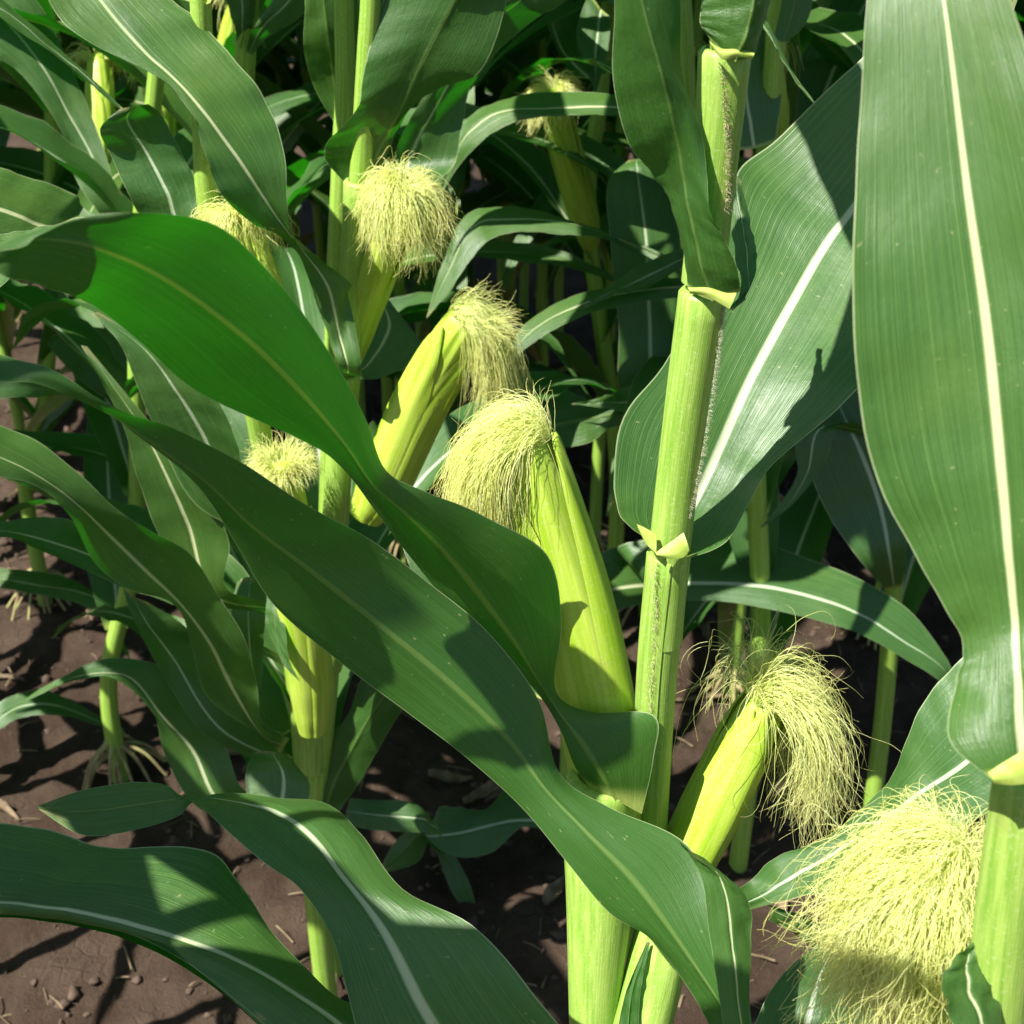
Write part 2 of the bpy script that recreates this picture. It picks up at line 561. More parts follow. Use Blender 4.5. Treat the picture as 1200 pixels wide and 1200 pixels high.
def make_ear(parent, P, r, seed, nsilk=420, slen=0.10, sr=0.00042, spread=0.9, stiff=0.5, curl=0.5, wraps=4, flag=1, steps=20, cap=0.86, label=None, silk_label=None, bias=None, up_n=0.12, core=0, blunt=0, fly=.18):
    rnd = random.Random(seed)
    Q = cr(P, 10)
    m = len(Q)
    mb = MB()
    ph = [rnd.uniform(0, 6.28) for _ in range(8)]

    def fn(t, an, rr):
        return rr * (1 + 0.018 * math.sin(an * 11 + ph[0] + 2 * t) + 0.012 * math.sin(an * 17 + ph[1]) + 0.03 * math.sin(an * 3 + ph[2] + t * 2))
    rad = [r * ear_profile(i / (m - 1)) for i in range(m)]
    if blunt:
        for q_, f_ in ((-1, 1.75), (-2, 1.3), (-3, 1.12)):
            rad[q_] *= f_
    if core:
        rad[-1] *= .35
        rad[-2] *= .6
        rad[-3] *= .82
    tube(mb, Q, rad, 66, fn=fn, vs=[i * 0.06 for i in range(m)])
    T, N = frames(Q)
    tipc = Q[-1] + T[-1] * r * (0.16 if not core else 0.02)
    b = len(mb.v)
    last = b - 67
    mb.v.append(tipc)
    mb.uv.append((0.5, m * .06))
    for j in range(66):
        mb.f.append((last + j, last + j + 1, b))
    # overlapping outer husk leaves, each a curved sheet with its own tip
    for w in range(wraps):
        ca = ph[3] + w * 2.3 + rnd.uniform(-.3, .3)
        t1 = rnd.uniform(.78, .97)
        half = rnd.uniform(1.0, 1.45)
        off = 0.0016 + 0.0011 * w
        rows = []
        K = 26
        for i in range(K + 1):
            t = t1 * i / K
            fi = t * (m - 1)
            i0 = min(int(fi), m - 2)
            p = Q[i0].lerp(Q[i0 + 1], fi - i0)
            tt, nn = T[i0], N[i0]
            bb = tt.cross(nn)
            hw = half * (1 - max(0, (i / K - .45) / .55) ** 1.7 * 0.97)
            row = []
            for j in range(17):
                an = ca + hw * (j / 8 - 1)
                e = abs(j / 8 - 1)
                rr = fn(t, an, r * ear_profile(t)) + off * (1 - 0.55 * e ** 4) + (0.0022 * (i / K) ** 6)
                row.append(p + (nn * math.cos(an) + bb * math.sin(an)) * rr)
            rows.append(row)
        mb.grid(rows, us=[(ca + half * (j / 8 - 1)) / 6.283 for j in range(17)], vs=[i * .06 for i in range(K + 1)])
    husk = mb.build('ear', M['husk'], parent)
    if label:
        husk['label'] = label
    # silk: strands grown from the tip, bent by gravity, sliding over the husk
    sb = MB()
    axis = T[-1]
    A = N[-1]
    B = axis.cross(A)
    top = Q[-1]
    nc = max(8, nsilk // 16)
    clumps = []
    for c in range(nc):
        cw = [V((rnd.gauss(0, 1), rnd.gauss(0, 1), rnd.gauss(0, 1))) for _ in range(steps)]
        clumps.append((rnd.uniform(0, 6.283), math.sqrt(rnd.random()), cw, rnd.uniform(.75, 1.1), rnd.uniform(.7, 1.35)))
    elen = max(1e-6, (Q[-1] - Q[0]).length)
    for s in range(nsilk):
        ca, cq, cw, cl, cg = clumps[rnd.randrange(nc)]
        loose = rnd.random() < fly
        an = ca + rnd.gauss(0, .16 if not loose else 1.5)
        q = min(1, max(0, cq + rnd.gauss(0, .10))) * (.55 if core and loose else 1)
        rd = A * math.cos(an) + B * math.sin(an)
        p = top + rd * (q * r * (.26 if core else .58 if blunt else .40)) - axis * r * (0.05 + 0.45 * q * q)
        short = rnd.random() < up_n
        d = (axis * rnd.uniform(.8, 1.1) + rd * spread * (0.2 + q) * rnd.uniform(.7, 1.15)).normalized()
        if bias is not None:
            d = (d + bias * rnd.uniform(.3, .7)).normalized()
        ln = slen * cl * rnd.uniform(.75, 1.12) * (0.35 if short else 1)
        st = ln / steps
        drift = V((0, 0, 0))
        pts = [p.copy()]
        gs = (1.15 - stiff) * cg * rnd.uniform(.85, 1.15) * (0.25 if short else 1) * st / 0.0040 * .36
        layer = 0.0010 + 0.0065 * rnd.random() ** 1.5
        for i in range(steps):
            f = i / steps
            me_ = V((rnd.gauss(0, 1), rnd.gauss(0, 1), rnd.gauss(0, 1)))
            drift = drift * 0.80 + (cw[i] * .55 + me_ * (.95 if loose else .55)) * curl * 0.17 * (0.12 + 1.25 * f ** 1.6)
            d = (d + V((0, 0, -1)) * gs + drift).normalized()
            p = p + d * st
            # keep outside the husk
            best, bi = 1e9, 0
            for k in range(0, m, 2):
                dd = (p - Q[k]).length_squared
                if dd < best:
                    best, bi = dd, k
            tq = T[bi]
            rel = p - Q[bi]
            along = rel.dot(tq)
            radv = rel - tq * along
            lim = r * ear_profile(min(1, max(0, (bi + along / elen * (m - 1)) / (m - 1)))) + 0.0028 + layer
            over_tip = bi >= m - 2 and along > r * 0.14
            if radv.length < lim and not over_tip:
                dirv = radv.normalized() if radv.length > 1e-5 else rd
                p = p + dirv * (lim - radv.length) * 0.7
                d = (d - dirv * min(0, d.dot(dirv)) * 0.9).normalized()
            pts.append(p.copy())
        T2, N2 = frames(pts)
        rr0 = sr * rnd.uniform(.75, 1.25)
        b0 = len(sb.v)
        uu = rnd.random()
        for i, pp in enumerate(pts):
            bb = T2[i].cross(N2[i])
            rr = rr0 * (1 - 0.55 * (i / steps) ** 2)
            for k in range(3):
                a = k * 2.094
                sb.v.append(pp + (N2[i] * math.cos(a) + bb * math.sin(a)) * rr)
                sb.uv.append((uu, i / steps))
        for i in range(steps):
            for k in range(3):
                j = (k + 1) % 3
                sb.f.append((b0 + i * 3 + k, b0 + i * 3 + j, b0 + i * 3 + 3 + j, b0 + i * 3 + 3 + k))
    so_ = sb.build('silk', M['silk'])
    so_.parent = husk
    so_.data.transform(Matrix.Translation(-parent.location))
    if silk_label:
        so_['label'] = silk_label
    return husk


# ---- freely grown leaves and plants --------------------------------------
def grown_leaf(parent, p0, az, length, width, e0, e1, seed, n=3, bend=0.0, us=None, ripple=0.004, twist=0.0, m=11):
    rnd = random.Random(seed)
    L, C, Rr = [], [], []
    p = p0.copy()
    roll = rnd.uniform(-.25, .25)
    for i in range(m):
        s = i / (m - 1)
        e = e0 + (e1 - e0) * (s ** 1.35)
        a = az + bend * s * s
        f = V((math.cos(a) * math.cos(e), math.sin(a) * math.cos(e), math.sin(e)))
        side = V((-math.sin(a), math.cos(a), 0))         # left of travel
        upn = f.cross(-side).normalized() * 1.0
        upn = (-side).cross(f).normalized()
        ro = roll + twist * s * s
        sd_ = side * math.cos(ro) + upn * math.sin(ro)
        un = upn * math.cos(ro) - side * math.sin(ro)
        w = width * 0.5 * min(1, .42 + s * 3.2) * max(0.02, (1 - s ** 2.4)) ** 0.85
        vee = w * (0.55 * (1 - s) ** 2 + 0.12)
        L.append(p + sd_ * w + un * vee)
        C.append(p.copy())
        Rr.append(p - sd_ * w + un * vee)
        p = p + f * (length / (m - 1))
    mb = MB()
    blade(mb, L, C, Rr, n, 0.4, ripple, seed, us=us or US, rib=0.001, wav=rnd.uniform(4, 7))
    return mb.build('leaf', M['leaf'], parent)


US_FAR = [0, .04, .16, .32, .455, .5, .545, .68, .84, .96, 1]


def brace_roots(parent, base, r, seed, n=14):
    rnd = random.Random(seed)
    mb = MB()
    for i in range(n):
        a = i / n * 6.283 + rnd.uniform(-.2, .2)
        z = rnd.uniform(.025, .075)
        d = V((math.cos(a), math.sin(a), 0))
        p0 = base + d * r * .8 + V((0, 0, z))
        reach = rnd.uniform(.02, .05) + z * .35
        P = [p0, p0 + d * reach * .55 + V((0, 0, -z * .35)), p0 + d * reach + V((0, 0, -z * 1.15))]
        Q = cr(P, 4)
        tube(mb, Q, [0.0036 * (1 - .35 * k / 8) for k in range(9)], 7)
    return mb.build('brace_roots', M['root'], parent)


def grown_plant(x, y, seed, label, height=2.0, ear=True, group=None, far=True, z0=0.0, lo=0.30, az=None, silk_n=150, first=0.0, nodes_dz=0.13, upto=None, facing=None):
    rnd = random.Random(seed)
    base = V((x, y, z0))
    t = thing('maize_plant', label, 'corn plant', base, group)
    lean = V((rnd.uniform(-.05, .05), rnd.uniform(-.05, .05), 0))
    nseg = 7
    P = [base + lean * (k / nseg) ** 1.4 * height + V((0, 0, height * k / nseg)) for k in range(nseg + 1)]
    P[0].z -= .03

    def pos(z):
        k = z / height
        return base + lean * k ** 1.4 * height + V((0, 0, z))
    az0 = rnd.uniform(0, 6.283) if az is None else az
    zs = []
    z = lo + rnd.uniform(-.05, .05)
    while z < height - .12:
        zs.append(z)
        z += nodes_dz * rnd.uniform(.85, 1.15)
    stalk(t, P, 0.0135, 0.0065, [q / height for q in zs], 10 if far else 14, 6)
    eari = min(range(len(zs)), key=lambda i: abs(zs[i] - rnd.uniform(.9, 1.08)))
    for i, z in enumerate(zs):
        if z < first:
            continue
        a = az0 + (math.pi if i % 2 else 0) + rnd.uniform(-.35, .35)
        fr = (z - lo) / (height - lo)
        ln = (0.72 + 0.30 * math.sin(math.pi * min(1, fr * 1.05 + .12))) * rnd.uniform(.85, 1.1)
        wd = (0.080 + 0.030 * math.sin(math.pi * min(1, fr + .1))) * rnd.uniform(.85, 1.12)
        e0 = R(rnd.uniform(48, 66))
        e1 = R(rnd.uniform(-80, -25)) if fr < .75 else R(rnd.uniform(-30, 30))
        p0 = pos(z) + V((math.cos(a), math.sin(a), 0)) * 0.008
        lf = grown_leaf(t, p0, a, ln * (.6 if i == 0 else 1), wd * (.6 if i == 0 else 1), e0, e1 if i else R(-88), seed * 100 + i, 3, rnd.uniform(-.5, .5), US_FAR if far else US, rnd.uniform(.003, .007), rnd.uniform(-.9, .9))
        if i == 0 and rnd.random() < .6:
            lf.data.materials[0] = M['dryleaf']
            lf['label'] = 'withered leaf low on the stalk'
        if ear and i == eari:
            d = V((math.cos(a), math.sin(a), 0))
            q = pos(z) + d * .022
            make_ear(t, [q, q + d * .025 + V((0, 0, .09)), q + d * .06 + V((0, 0, .185))], .024, seed * 7, silk_n, .075, .0006, .9, .55, .6, 2, steps=10)
    if z0 == 0 and lo < .6 and y < 3.2:
        brace_roots(t, base, .0135, seed)
    return t


# ================================================================== the traced plants
def pathy(pts):
    """stalk path from (px, py, world_y) rows"""
    return [at_y(*q) for q in pts]


def down_to_ground(P, drop_x=0.0, drop_y=0.0, n=3):
    """continue a path that starts above the ground straight down to it"""
    b = P[0]
    ext = [V((b.x + drop_x * (1 - k / n), b.y + drop_y * (1 - k / n), b.z * k / n - (.03 if k == 0 else 0))) for k in range(n)]
    return ext + P


# ---- plant at the right edge ------------------------------------------------
pts = pathy([(1166, 1215, .512), (1184, 1060, .513), (1207, 905, .515), (1250, 760, .52), (1300, 560, .53)])
P = down_to_ground(pts, -.01, .0)
up = P[-1] + V((.02, .0, .30))
P += [up, up + V((.02, 0, .35))]
pl1 = thing('maize_plant', 'closest corn plant with the widest white-ribbed leaf and a shaggy pale silk mop', 'corn plant', (P[0].x, P[0].y, 0))
stalk(pl1, P, .0158, .0085, (), 20, 8)
sheath(pl1, [at_y(1152, 1330, .512)] + pts[:3], [.0166, .0166, .0166, .0162], 1.57)
px_leaf(pl1, [
    (1164, 915, 1197, 908, 1235, 902, .638, -.6, .6),
    (1112, 866, 1195, 855, 1262, 850, .640, -.2, -1.2),
    (1121, 800, 1192, 792, 1268, 790, .640, 2.2, -1.8),
    (1126, 748, 1188, 735, 1272, 730, .648, 1.5, -2.6),
    (1080, 668, 1181, 640, 1282, 640, .642, 1.5, -3.2),
    (1022, 545, 1169, 500, 1292, 500, .635, 1.2, -3.4),
    (1000, 390, 1155, 370, 1290, 370, .630, .4, -3.4),
    (1003, 200, 1131, 205, 1252, 205, .625, .8, -3),
    (1016, 0, 1106, 0, 1184, 0, .625, .6, -2),
    (1030, -150, 1080, -150, 1130, -150, .64, 1, -1),
    (1050, -330, 1056, -330, 1062, -330, .67)], ripple=.0016, label='broad leaf blade with a thick white midrib')
px_leaf(pl1, [
    (1160, 1290, 1175, 1290, 1185, 1290, .70),
    (1118, 1200, 1150, 1200, 1175, 1195, .705, -1, 1),
    (1104, 1155, 1135, 1150, 1165, 1140, .71, -1, 1),
    (1118, 1122, 1138, 1118, 1160, 1110, .715, -.5, .5),
    (1150, 1098, 1155, 1098, 1160, 1098, .72)])
make_ear(pl1, [at(1140, 1400, .85), at(1115, 1240, .84), at(1102, 1105, .815), at(1094, 1018, .785)], .0270, 11,
         2600, .130, .00023, .26, .14, 1.2, 3, steps=28, fly=.22, silk_label='shaggy mop of pale yellow silk', up_n=.10, core=1)

# ---- tall plant right of the middle -----------------------------------------
Y2 = .83
ctr = [(748, 1260), (755, 1100), (762, 945), (770, 790), (785, 645), (803, 490), (824, 340), (838, 200), (851, 60), (862, -60)]
pts = [at_y(a, b, Y2) for a, b in ctr]
P = down_to_ground(pts, -.01, .02)
up = P[-1] + V((.015, 0, .22))
P2 = P + [up, up + V((.02, .01, .25))]
def collar(parent, L, Rr, d):
    mb = MB()
    a = cr([at(x, y, d) for x, y in L], 5)
    b = cr([at(x, y, d) for x, y in Rr], 5)
    mb.grid([[p.lerp(q, t) - FWD * .0022 * math.sin(math.pi * t) for t in (0, .25, .5, .75, 1)] for p, q in zip(a, b)])
    return mb.build('collar', M['collar'], parent)


pl2 = thing('maize_plant', 'tall corn plant with a tan hairy seam up its pale stalk and two silk-tipped ears', 'corn plant', (P2[0].x, P2[0].y, 0))
stalk(pl2, P2, .0158, .0085, (), 20, 8)
# sheaths with their open seam turned to the camera's right
for (seg, rr, a0) in (
        ([(776, 750), (785, 645), (803, 490), (824, 345)], [.0143, .0140, .0139, .0150], 5.25),
        ([(824, 330), (838, 200), (850, 62)], [.0130, .0130, .0150], 4.9),
        ([(755, 1100), (762, 945), (770, 790), (784, 650)], [.0140, .0138, .0145, .0150], 4.4)):
    sheath(pl2, [at_y(a, b, Y2) for a, b in seg], rr, a0)
cn = V((.35, -.9, .15)).normalized()
hair_line(pl2, [at_y(a, b, Y2 - .014) for a, b in ((846, 72), (850, 120), (853, 180), (852, 250))], 420, .0030, .0012, cn, seed=3, r=.00016)
hair_line(pl2, [at_y(a, b, Y2 - .010) for a, b in ((848, 352), (842, 400), (833, 470), (817, 560), (806, 606))], 800, .0046, .0008, V((.8, -.6, .1)).normalized(), seed=4, r=.00011, mat='whitehair')
hair_line(pl2, [at_y(a, b, Y2 - .015) for a, b in ((765, 652), (767, 720), (763, 800), (760, 880))], 330, .0030, .0012, V((0, -1, .1)), seed=5, r=.00015)
collar(pl2, [(768, 648), (776, 642), (789, 633), (801, 624)], [(770, 652), (788, 655), (801, 653), (808, 645)], .948)
collar(pl2, [(746, 614), (755, 618), (769, 626)], [(748, 620), (757, 637), (769, 649)], .951)
collar(pl2, [(806, 337), (830, 337), (850, 343), (863, 343)], [(808, 344), (828, 347), (846, 357), (855, 362)], .838)
collar(pl2, [(829, 46), (846, 57), (866, 57), (884, 62)], [(833, 54), (847, 70), (863, 67), (882, 69)], .784)
collar(pl1, [(1158, 905), (1178, 892), (1202, 878)], [(1164, 918), (1185, 920), (1206, 918)], .630)
# leaf at the top collar
px_leaf(pl2, [
    (885, 62, 862, 72, 826, 38, .786, .8, .6),
    (896, 25, 878, 30, 820, 24, .774, 1.5, 1.5),
    (905, -10, 886, -20, 824, -10, .765, 2, 2),
    (920, -90, 890, -90, 835, -90, .75, 2, 2)])
# the hairy leaf rising to the left
px_leaf(pl2, [
    (868, 341, 835, 352, 806, 338, .857, -.6, .8),
    (864, 318, 822, 312, 801, 300, .846, -.8, 1),
    (850, 282, 812, 262, 786, 238, .835, -.8, 1),
    (832, 248, 802, 205, 762, 202, .825, -.5, 1.2),
    (823, 160, 789, 140, 735, 165, .805, .8, 1.4),
    (800, 88, 774, 80, 718, 90, .785, 1.2, 1.4),
    (797, 0, 752, 0, 720, 0, .765, 1.4, 1.2),
    (790, -110, 736, -110, 712, -110, .745, 1, 1),
    (745, -300, 738, -300, 732, -300, .76)], ripple=.0008)
px_leaf(pl2, [
    (852, 366, 857, 362, 862, 358, .872),
    (868, 340, 878, 338, 884, 322, .885, 0, 1),
    (862, 300, 876, 295, 884, 285, .895, 0, 1),
    (858, 250, 868, 245, 878, 255, .90, 0, 1),
    (858, 205, 862, 205, 868, 210, .905)], ripple=.0004)
# the broad leaf to the right, clasping the stalk
px_leaf(pl2, [
    (753, 628, 788, 640, 806, 655, .985, -3.4, -2.8),
    (727, 607, 800, 614, 850, 636, .995, -3.0, -2.4),
    (720, 562, 820, 577, 878, 590, 1.005, -2.6, -1.8),
    (731, 488, 845, 522, 903, 547, 1.015, -2, -2.0),
    (785, 415, 880, 442, 985, 476, 1.03, -1, -4.5),
    (846, 285, 928, 355, 1036, 420, 1.05, 1, -5.5),
    (866, 200, 966, 290, 1056, 350, 1.065, 1.2, -5.5),
    (905, 166, 1006, 235, 1090, 290, 1.07, 1.5, -5),
    (1000, 78, 1062, 150, 1130, 200, 1.06, 1.5, -4),
    (1080, 0, 1120, 60, 1160, 90, 1.05, 1, -2),
    (1195, -45, 1200, -40, 1205, -35, 1.05)], ripple=.0022, wav=5, label='wide leaf blade clasping the pale stalk')
# the large leaf seen from beneath
px_leaf(pl2, [
    (752, 954, 722, 938, 690, 922, 1.035, 0.6, 0),
    (766, 890, 701, 902, 672, 895, 1.02, 0.8, 0),
    (766, 838, 680, 870, 655, 850, 1.015, 0.8, 0),
    (692, 834, 655, 836, 632, 815, 1.012, 1.2, .5),
    (651, 808, 629, 795, 600, 780, 1.005, 1.6, .5),
    (658, 728, 597, 745, 568, 745, 0.985, 1.8, .5),
    (641, 650, 556, 690, 520, 700, 0.955, .8, .5),
    (572, 609, 518, 645, 480, 652, 0.925, .6, .4),
    (500, 577, 473, 600, 438, 596, 0.89, .8, .3),
    (453, 552, 436, 567, 402, 548, 0.865, 1, 0),
    (424, 482, 400, 515, 350, 515, 0.825, 1, -.4),
    (375, 396, 340, 445, 232, 460, 0.775, .8, -.6),
    (325, 330, 275, 385, 160, 396, 0.73, .6, -.6),
    (262, 268, 190, 325, 103, 355, 0.685, .4, -.4),
    (190, 250, 112, 290, 52, 337, 0.652, .2, -.2),
    (118, 252, 55, 282, 12, 326, 0.635, .6, .2),
    (70, 262, 25, 290, -10, 318, 0.628, 1.2, .8),
    (10, 283, -15, 300, -40, 322, 0.63, 1.5, 1.5),
    (-80, 330, -85, 335, -90, 340, 0.65)], ripple=.0012, wav=5, label='large dark glowing leaf seen from beneath')
sheath(pl2, [at(694, 1215, 1.12), at(699, 1120, 1.10), at(703, 1040, 1.085), at(702, 960, 1.07), at(708, 915, 1.06)], [.0180, .0225, .0262, .0275, .0285], 1.57, over=6.5, name='sheath')
sheath(pl2, [at(742, 1240, 1.10), at(760, 1170, 1.10), at(775, 1100, 1.10), at(792, 1030, 1.105)], [.021, .0225, .022, .019], 1.57, over=6.5)
px_leaf(pl2, [(748, 1215, 735, 1215, 722, 1215, 1.075), (751, 1160, 741, 1160, 734, 1160, 1.073), (762, 1104, 760, 1104, 758, 1104, 1.075)], ripple=0)
ripe = make_ear(pl2, [at(718, 1010, 1.10), at(706, 870, 1.075), at(668, 700, 1.035), at(618, 550, 1.00), at(602, 508, .990)], .0258, 21,
                2000, .104, .00021, .26, .14, .5, 5, steps=24, blunt=1, label='upright ear in the middle, its tip wrapped in silk', bias=V((-.12, -.22, -.1)), up_n=.05)
make_ear(pl2, [at(782, 1045, 1.115), at(815, 985, 1.11), at(868, 880, 1.095), at(905, 812, 1.08)], .0212, 31,
         1500, .135, .00022, .8, .55, .75, 4, steps=26, fly=.3, label='leaning ear with brown-tipped hanging silk', bias=V((.6, -.1, .1)), up_n=.22)
px_leaf(pl2, [
    (866, 1040, 878, 1056, 884, 1064, 1.00, 0, 0),
    (906, 1006, 928, 1027, 950, 1050, .99, 2, -2),
    (962, 985, 976, 998, 1002, 1040, .98, 2, -3),
    (1030, 930, 1040, 957, 1072, 1000, .97, 2.5, -3),
    (1058, 880, 1088, 922, 1140, 962, .955, 2.5, -3),
    (1088, 815, 1130, 895, 1185, 935, .94, 3, -3),
    (1135, 765, 1182, 850, 1225, 895, .93, 3, -3),
    (1210, 700, 1250, 790, 1280, 850, .93, 2, -2),
    (1330, 700, 1340, 705, 1345, 710, .95)], to=(778, 1085, 1.14), dd=.04, label='leaf with a bright white midrib behind the hanging silk')
px_leaf(pl2, [(893, 1058, 905, 1066, 900, 1078, 1.03), (925, 1068, 930, 1078, 925, 1090, 1.04), (955, 1078, 957, 1090, 948, 1106, 1.05), (990, 1110, 990, 1116, 986, 1122, 1.06)])

# ---- plant just below the picture's lower edge ------------------------------
b3 = at(900, 1300, .975)
pl3 = thing('maize_plant', 'corn plant rooted low in front whose long dark leaf sweeps across to the left', 'corn plant', (b3.x, b3.y + .03, 0))
P = [V((b3.x, b3.y + .03, z)) for z in (-.03, .3, .6)] + [b3 + V((0, .02, -.08)), b3 + V((.01, .012, .0))]
stalk(pl3, P, .0155, .0145, (), 16, 6)
px_leaf(pl3, [
    (912, 1300, 892, 1300, 862, 1305, 0.955, 0, 1),
    (873, 1205, 858, 1200, 828, 1195, 0.955, -.6, 1.5),
    (845, 1095, 800, 1110, 764, 1104, 0.96, -.6, 1.5),
    (808, 993, 746, 1036, 714, 1070, 0.965, 1.2, 1.5),
    (714, 946, 688, 976, 664, 1010, 0.97, 1.6, 1),
    (656, 906, 640, 925, 610, 945, 0.975, 1.6, .6),
    (632, 822, 597, 868, 543, 885, 0.97, 1.5, 0),
    (572, 741, 527, 800, 473, 832, 0.955, 1.5, 0),
    (500, 681, 448, 735, 398, 776, 0.93, 1.5, 0),
    (432, 631, 368, 672, 322, 710, 0.895, 1.4, 0),
    (362, 593, 296, 617, 276, 637, 0.855, 1.2, .6),
    (285, 543, 240, 563, 232, 570, 0.815, 1, .8),
    (205, 502, 170, 512, 155, 505, 0.775, .8, .8),
    (135, 478, 108, 474, 92, 463, 0.745, .4, .8),
    (75, 440, 45, 450, 40, 465, 0.725, .6, .2),
    (30, 424, 0, 446, 0, 467, 0.715, 1.4, -.4),
    (-60, 410, -60, 432, -60, 470, 0.71, 1.8, -.8),
    (-220, 460, -222, 465, -224, 470, 0.72)], ripple=.0006, label='long leaf seen from beneath, crossing in front')
px_leaf(pl3, [
    (862, 1305, 885, 1300, 905, 1295, .885),
    (846, 1190, 868, 1195, 879, 1195, .885, 0, .5),
    (832, 1100, 858, 1100, 881, 1098, .885, 0, .8),
    (822, 1030, 850, 1045, 880, 1066, .885, 0, .8),
    (806, 1000, 835, 1016, 866, 1040, .882, 0, .6),
    (795, 985, 805, 995, 815, 1005, .876)], ripple=.0006)
px_leaf(pl3, [
    (880, 1270, 940, 1270, 1030, 1270, .93, 0, 0),
    (885, 1200, 945, 1205, 1025, 1200, .945, 0, 1),
    (912, 1148, 958, 1155, 1012, 1150, .96, 0, 1),
    (955, 1110, 975, 1115, 1000, 1105, .98, 0, 1),
    (1005, 1075, 1008, 1076, 1010, 1078, 1.0)])

# ---- leaves of a plant beyond the lower left corner -------------------------
b4 = at(470, 1330, .93)
pl4 = thing('maize_plant', 'corn plant at the bottom whose two big ribbed leaves arch over the lower left', 'corn plant', (b4.x, b4.y, 0))
stalk(pl4, [V((b4.x, b4.y, -.03)), V((b4.x, b4.y, .25)), V((b4.x, b4.y, .5)), b4], .0155, .0145, (), 16, 6)
px_leaf(pl4, [
    (440, 1345, 470, 1335, 500, 1325, .93, 0, 0),
    (365, 1262, 432, 1238, 460, 1205, .93, -1, 1),
    (298, 1188, 372, 1180, 392, 1165, .935, -1, 2.5),
    (240, 1143, 300, 1136, 322, 1098, .94, -1, 3.6),
    (196, 1106, 222, 1103, 281, 1035, .94, 0, 4.5),
    (150, 1089, 152, 1083, 248, 998, .94, 1.2, 5),
    (96, 1079, 97, 1070, 185, 992, .94, 1.4, 5),
    (50, 1074, 50, 1063, 118, 992, .94, 1.4, 5),
    (0, 1071, 0, 1058, 45, 971, .94, 1.4, 5),
    (-80, 1080, -80, 1060, -55, 976, .94, 1, 4),
    (-240, 1120, -242, 1115, -240, 1110, .95)], ripple=.0014, wav=4, label='arching leaf half in shade with a bright midrib')
px_leaf(pl4, [(330, 1222, 320, 1215, 330, 1190, .955), (235, 1146, 225, 1132, 235, 1118, .965, -.6, 0), (150, 1102, 145, 1092, 150, 1075, .965, -.8, 0),
              (60, 1080, 55, 1072, 60, 1058, .965, -.8, 0), (-40, 1074, -40, 1066, -40, 1050, .965, -.8, 0)], ripple=.0006)
px_leaf(pl4, [
    (440, 1345, 490, 1335, 560, 1330, .93, 0, 0),
    (428, 1262, 532, 1262, 672, 1250, .905, -1, -1),
    (406, 1160, 486, 1165, 622, 1160, .90, -1, -1),
    (386, 1092, 448, 1090, 553, 1084, .905, -.6, 0),
    (345, 1034, 404, 1030, 472, 1042, .92, -.4, 1),
    (305, 1009, 364, 978, 421, 976, .95, -1, 2),
    (268, 977, 320, 951, 386, 942, .98, -1.5, 3),
    (236, 946, 270, 940, 312, 934, 1.00, -1, 2),
    (212, 932, 222, 934, 238, 934, 1.02, 0, 1),
    (190, 919, 197, 938, 205, 958, 1.03, .5, -1),
    (140, 918, 140, 946, 145, 975, 1.04, .8, -1.5),
    (90, 928, 90, 951, 95, 978, 1.05, .8, -1),
    (45, 944, 45, 947, 47, 950, 1.06)], ripple=.0012, wav=4, label='wide leaf crossed by a curved shadow, tip twisted over')

# ---- left plant with two ears ----------------------------------------------
B1 = V((-.262, 1.38, 0))
cB = [(366, 1000, 1.38), (372, 920, 1.38), (383, 800, 1.38), (389, 700, 1.38), (396, 560, 1.38), (405, 430, 1.38), (416, 300, 1.38), (424, 180, 1.38), (431, 60, 1.38), (436, -40, 1.38)]
P = [B1 + V((0, 0, -.03))] + pathy(cB)
P += [P[-1] + V((.02, 0, .25)), P[-1] + V((.03, 0, .5))]
pl5 = thing('maize_plant', 'corn plant left of the middle bearing two ears above one curled dark leaf', 'corn plant', B1)
P5 = P
stalk(pl5, P, .0158, .0085, (), 18, 6)
sheath(pl5, pathy([(391, 640, 1.375), (398, 530, 1.375), (404, 440, 1.375)]), [.0150, .0148, .0165], 1.57)
sheath(pl5, pathy([(407, 410, 1.375), (416, 300, 1.375), (422, 215, 1.375)]), [.0140, .0140, .0165], 1.57)
sheath(pl5, pathy([(384, 782, 1.375), (392, 745, 1.375), (398, 700, 1.375), (404, 640, 1.375)]), [.0160, .0190, .0205, .0190], 1.57, over=6.4)
sheath(pl5, pathy([(366, 900, 1.375), (364, 860, 1.375), (362, 820, 1.375), (352, 792, 1.375)]), [.0165, .0180, .0165, .0120], 1.2, over=5.2)
px_leaf(pl5, [
    (396, 428, 408, 434, 424, 432, 1.40, 0, 0),
    (384, 395, 398, 392, 411, 352, 1.39, 0, 1),
    (367, 342, 384, 336, 409, 330, 1.37, 0, 2),
    (343, 287, 352, 290, 374, 304, 1.34, 0, 1),
    (298, 264, 332, 265, 342, 274, 1.31, -1, 1),
    (258, 226, 305, 225, 337, 236, 1.285, -2, 1),
    (240, 182, 276, 182, 332, 172, 1.265, -1.5, 2),
    (226, 134, 238, 132, 314, 120, 1.25, -.6, 3),
    (188, 92, 202, 90, 276, 74, 1.245, -.6, 3),
    (130, 62, 165, 55, 242, 32, 1.245, -1, 3),
    (74, 28, 117, 0, 198, -4, 1.25, -2, 2),
    (40, -40, 80, -50, 150, -60, 1.26, -2, 2),
    (10, -150, 14, -150, 18, -150, 1.28)], dd=.01, to=(405, 438, 1.500), ripple=.0028, wav=6, label='broad wavy leaf with a white midrib, upper left')
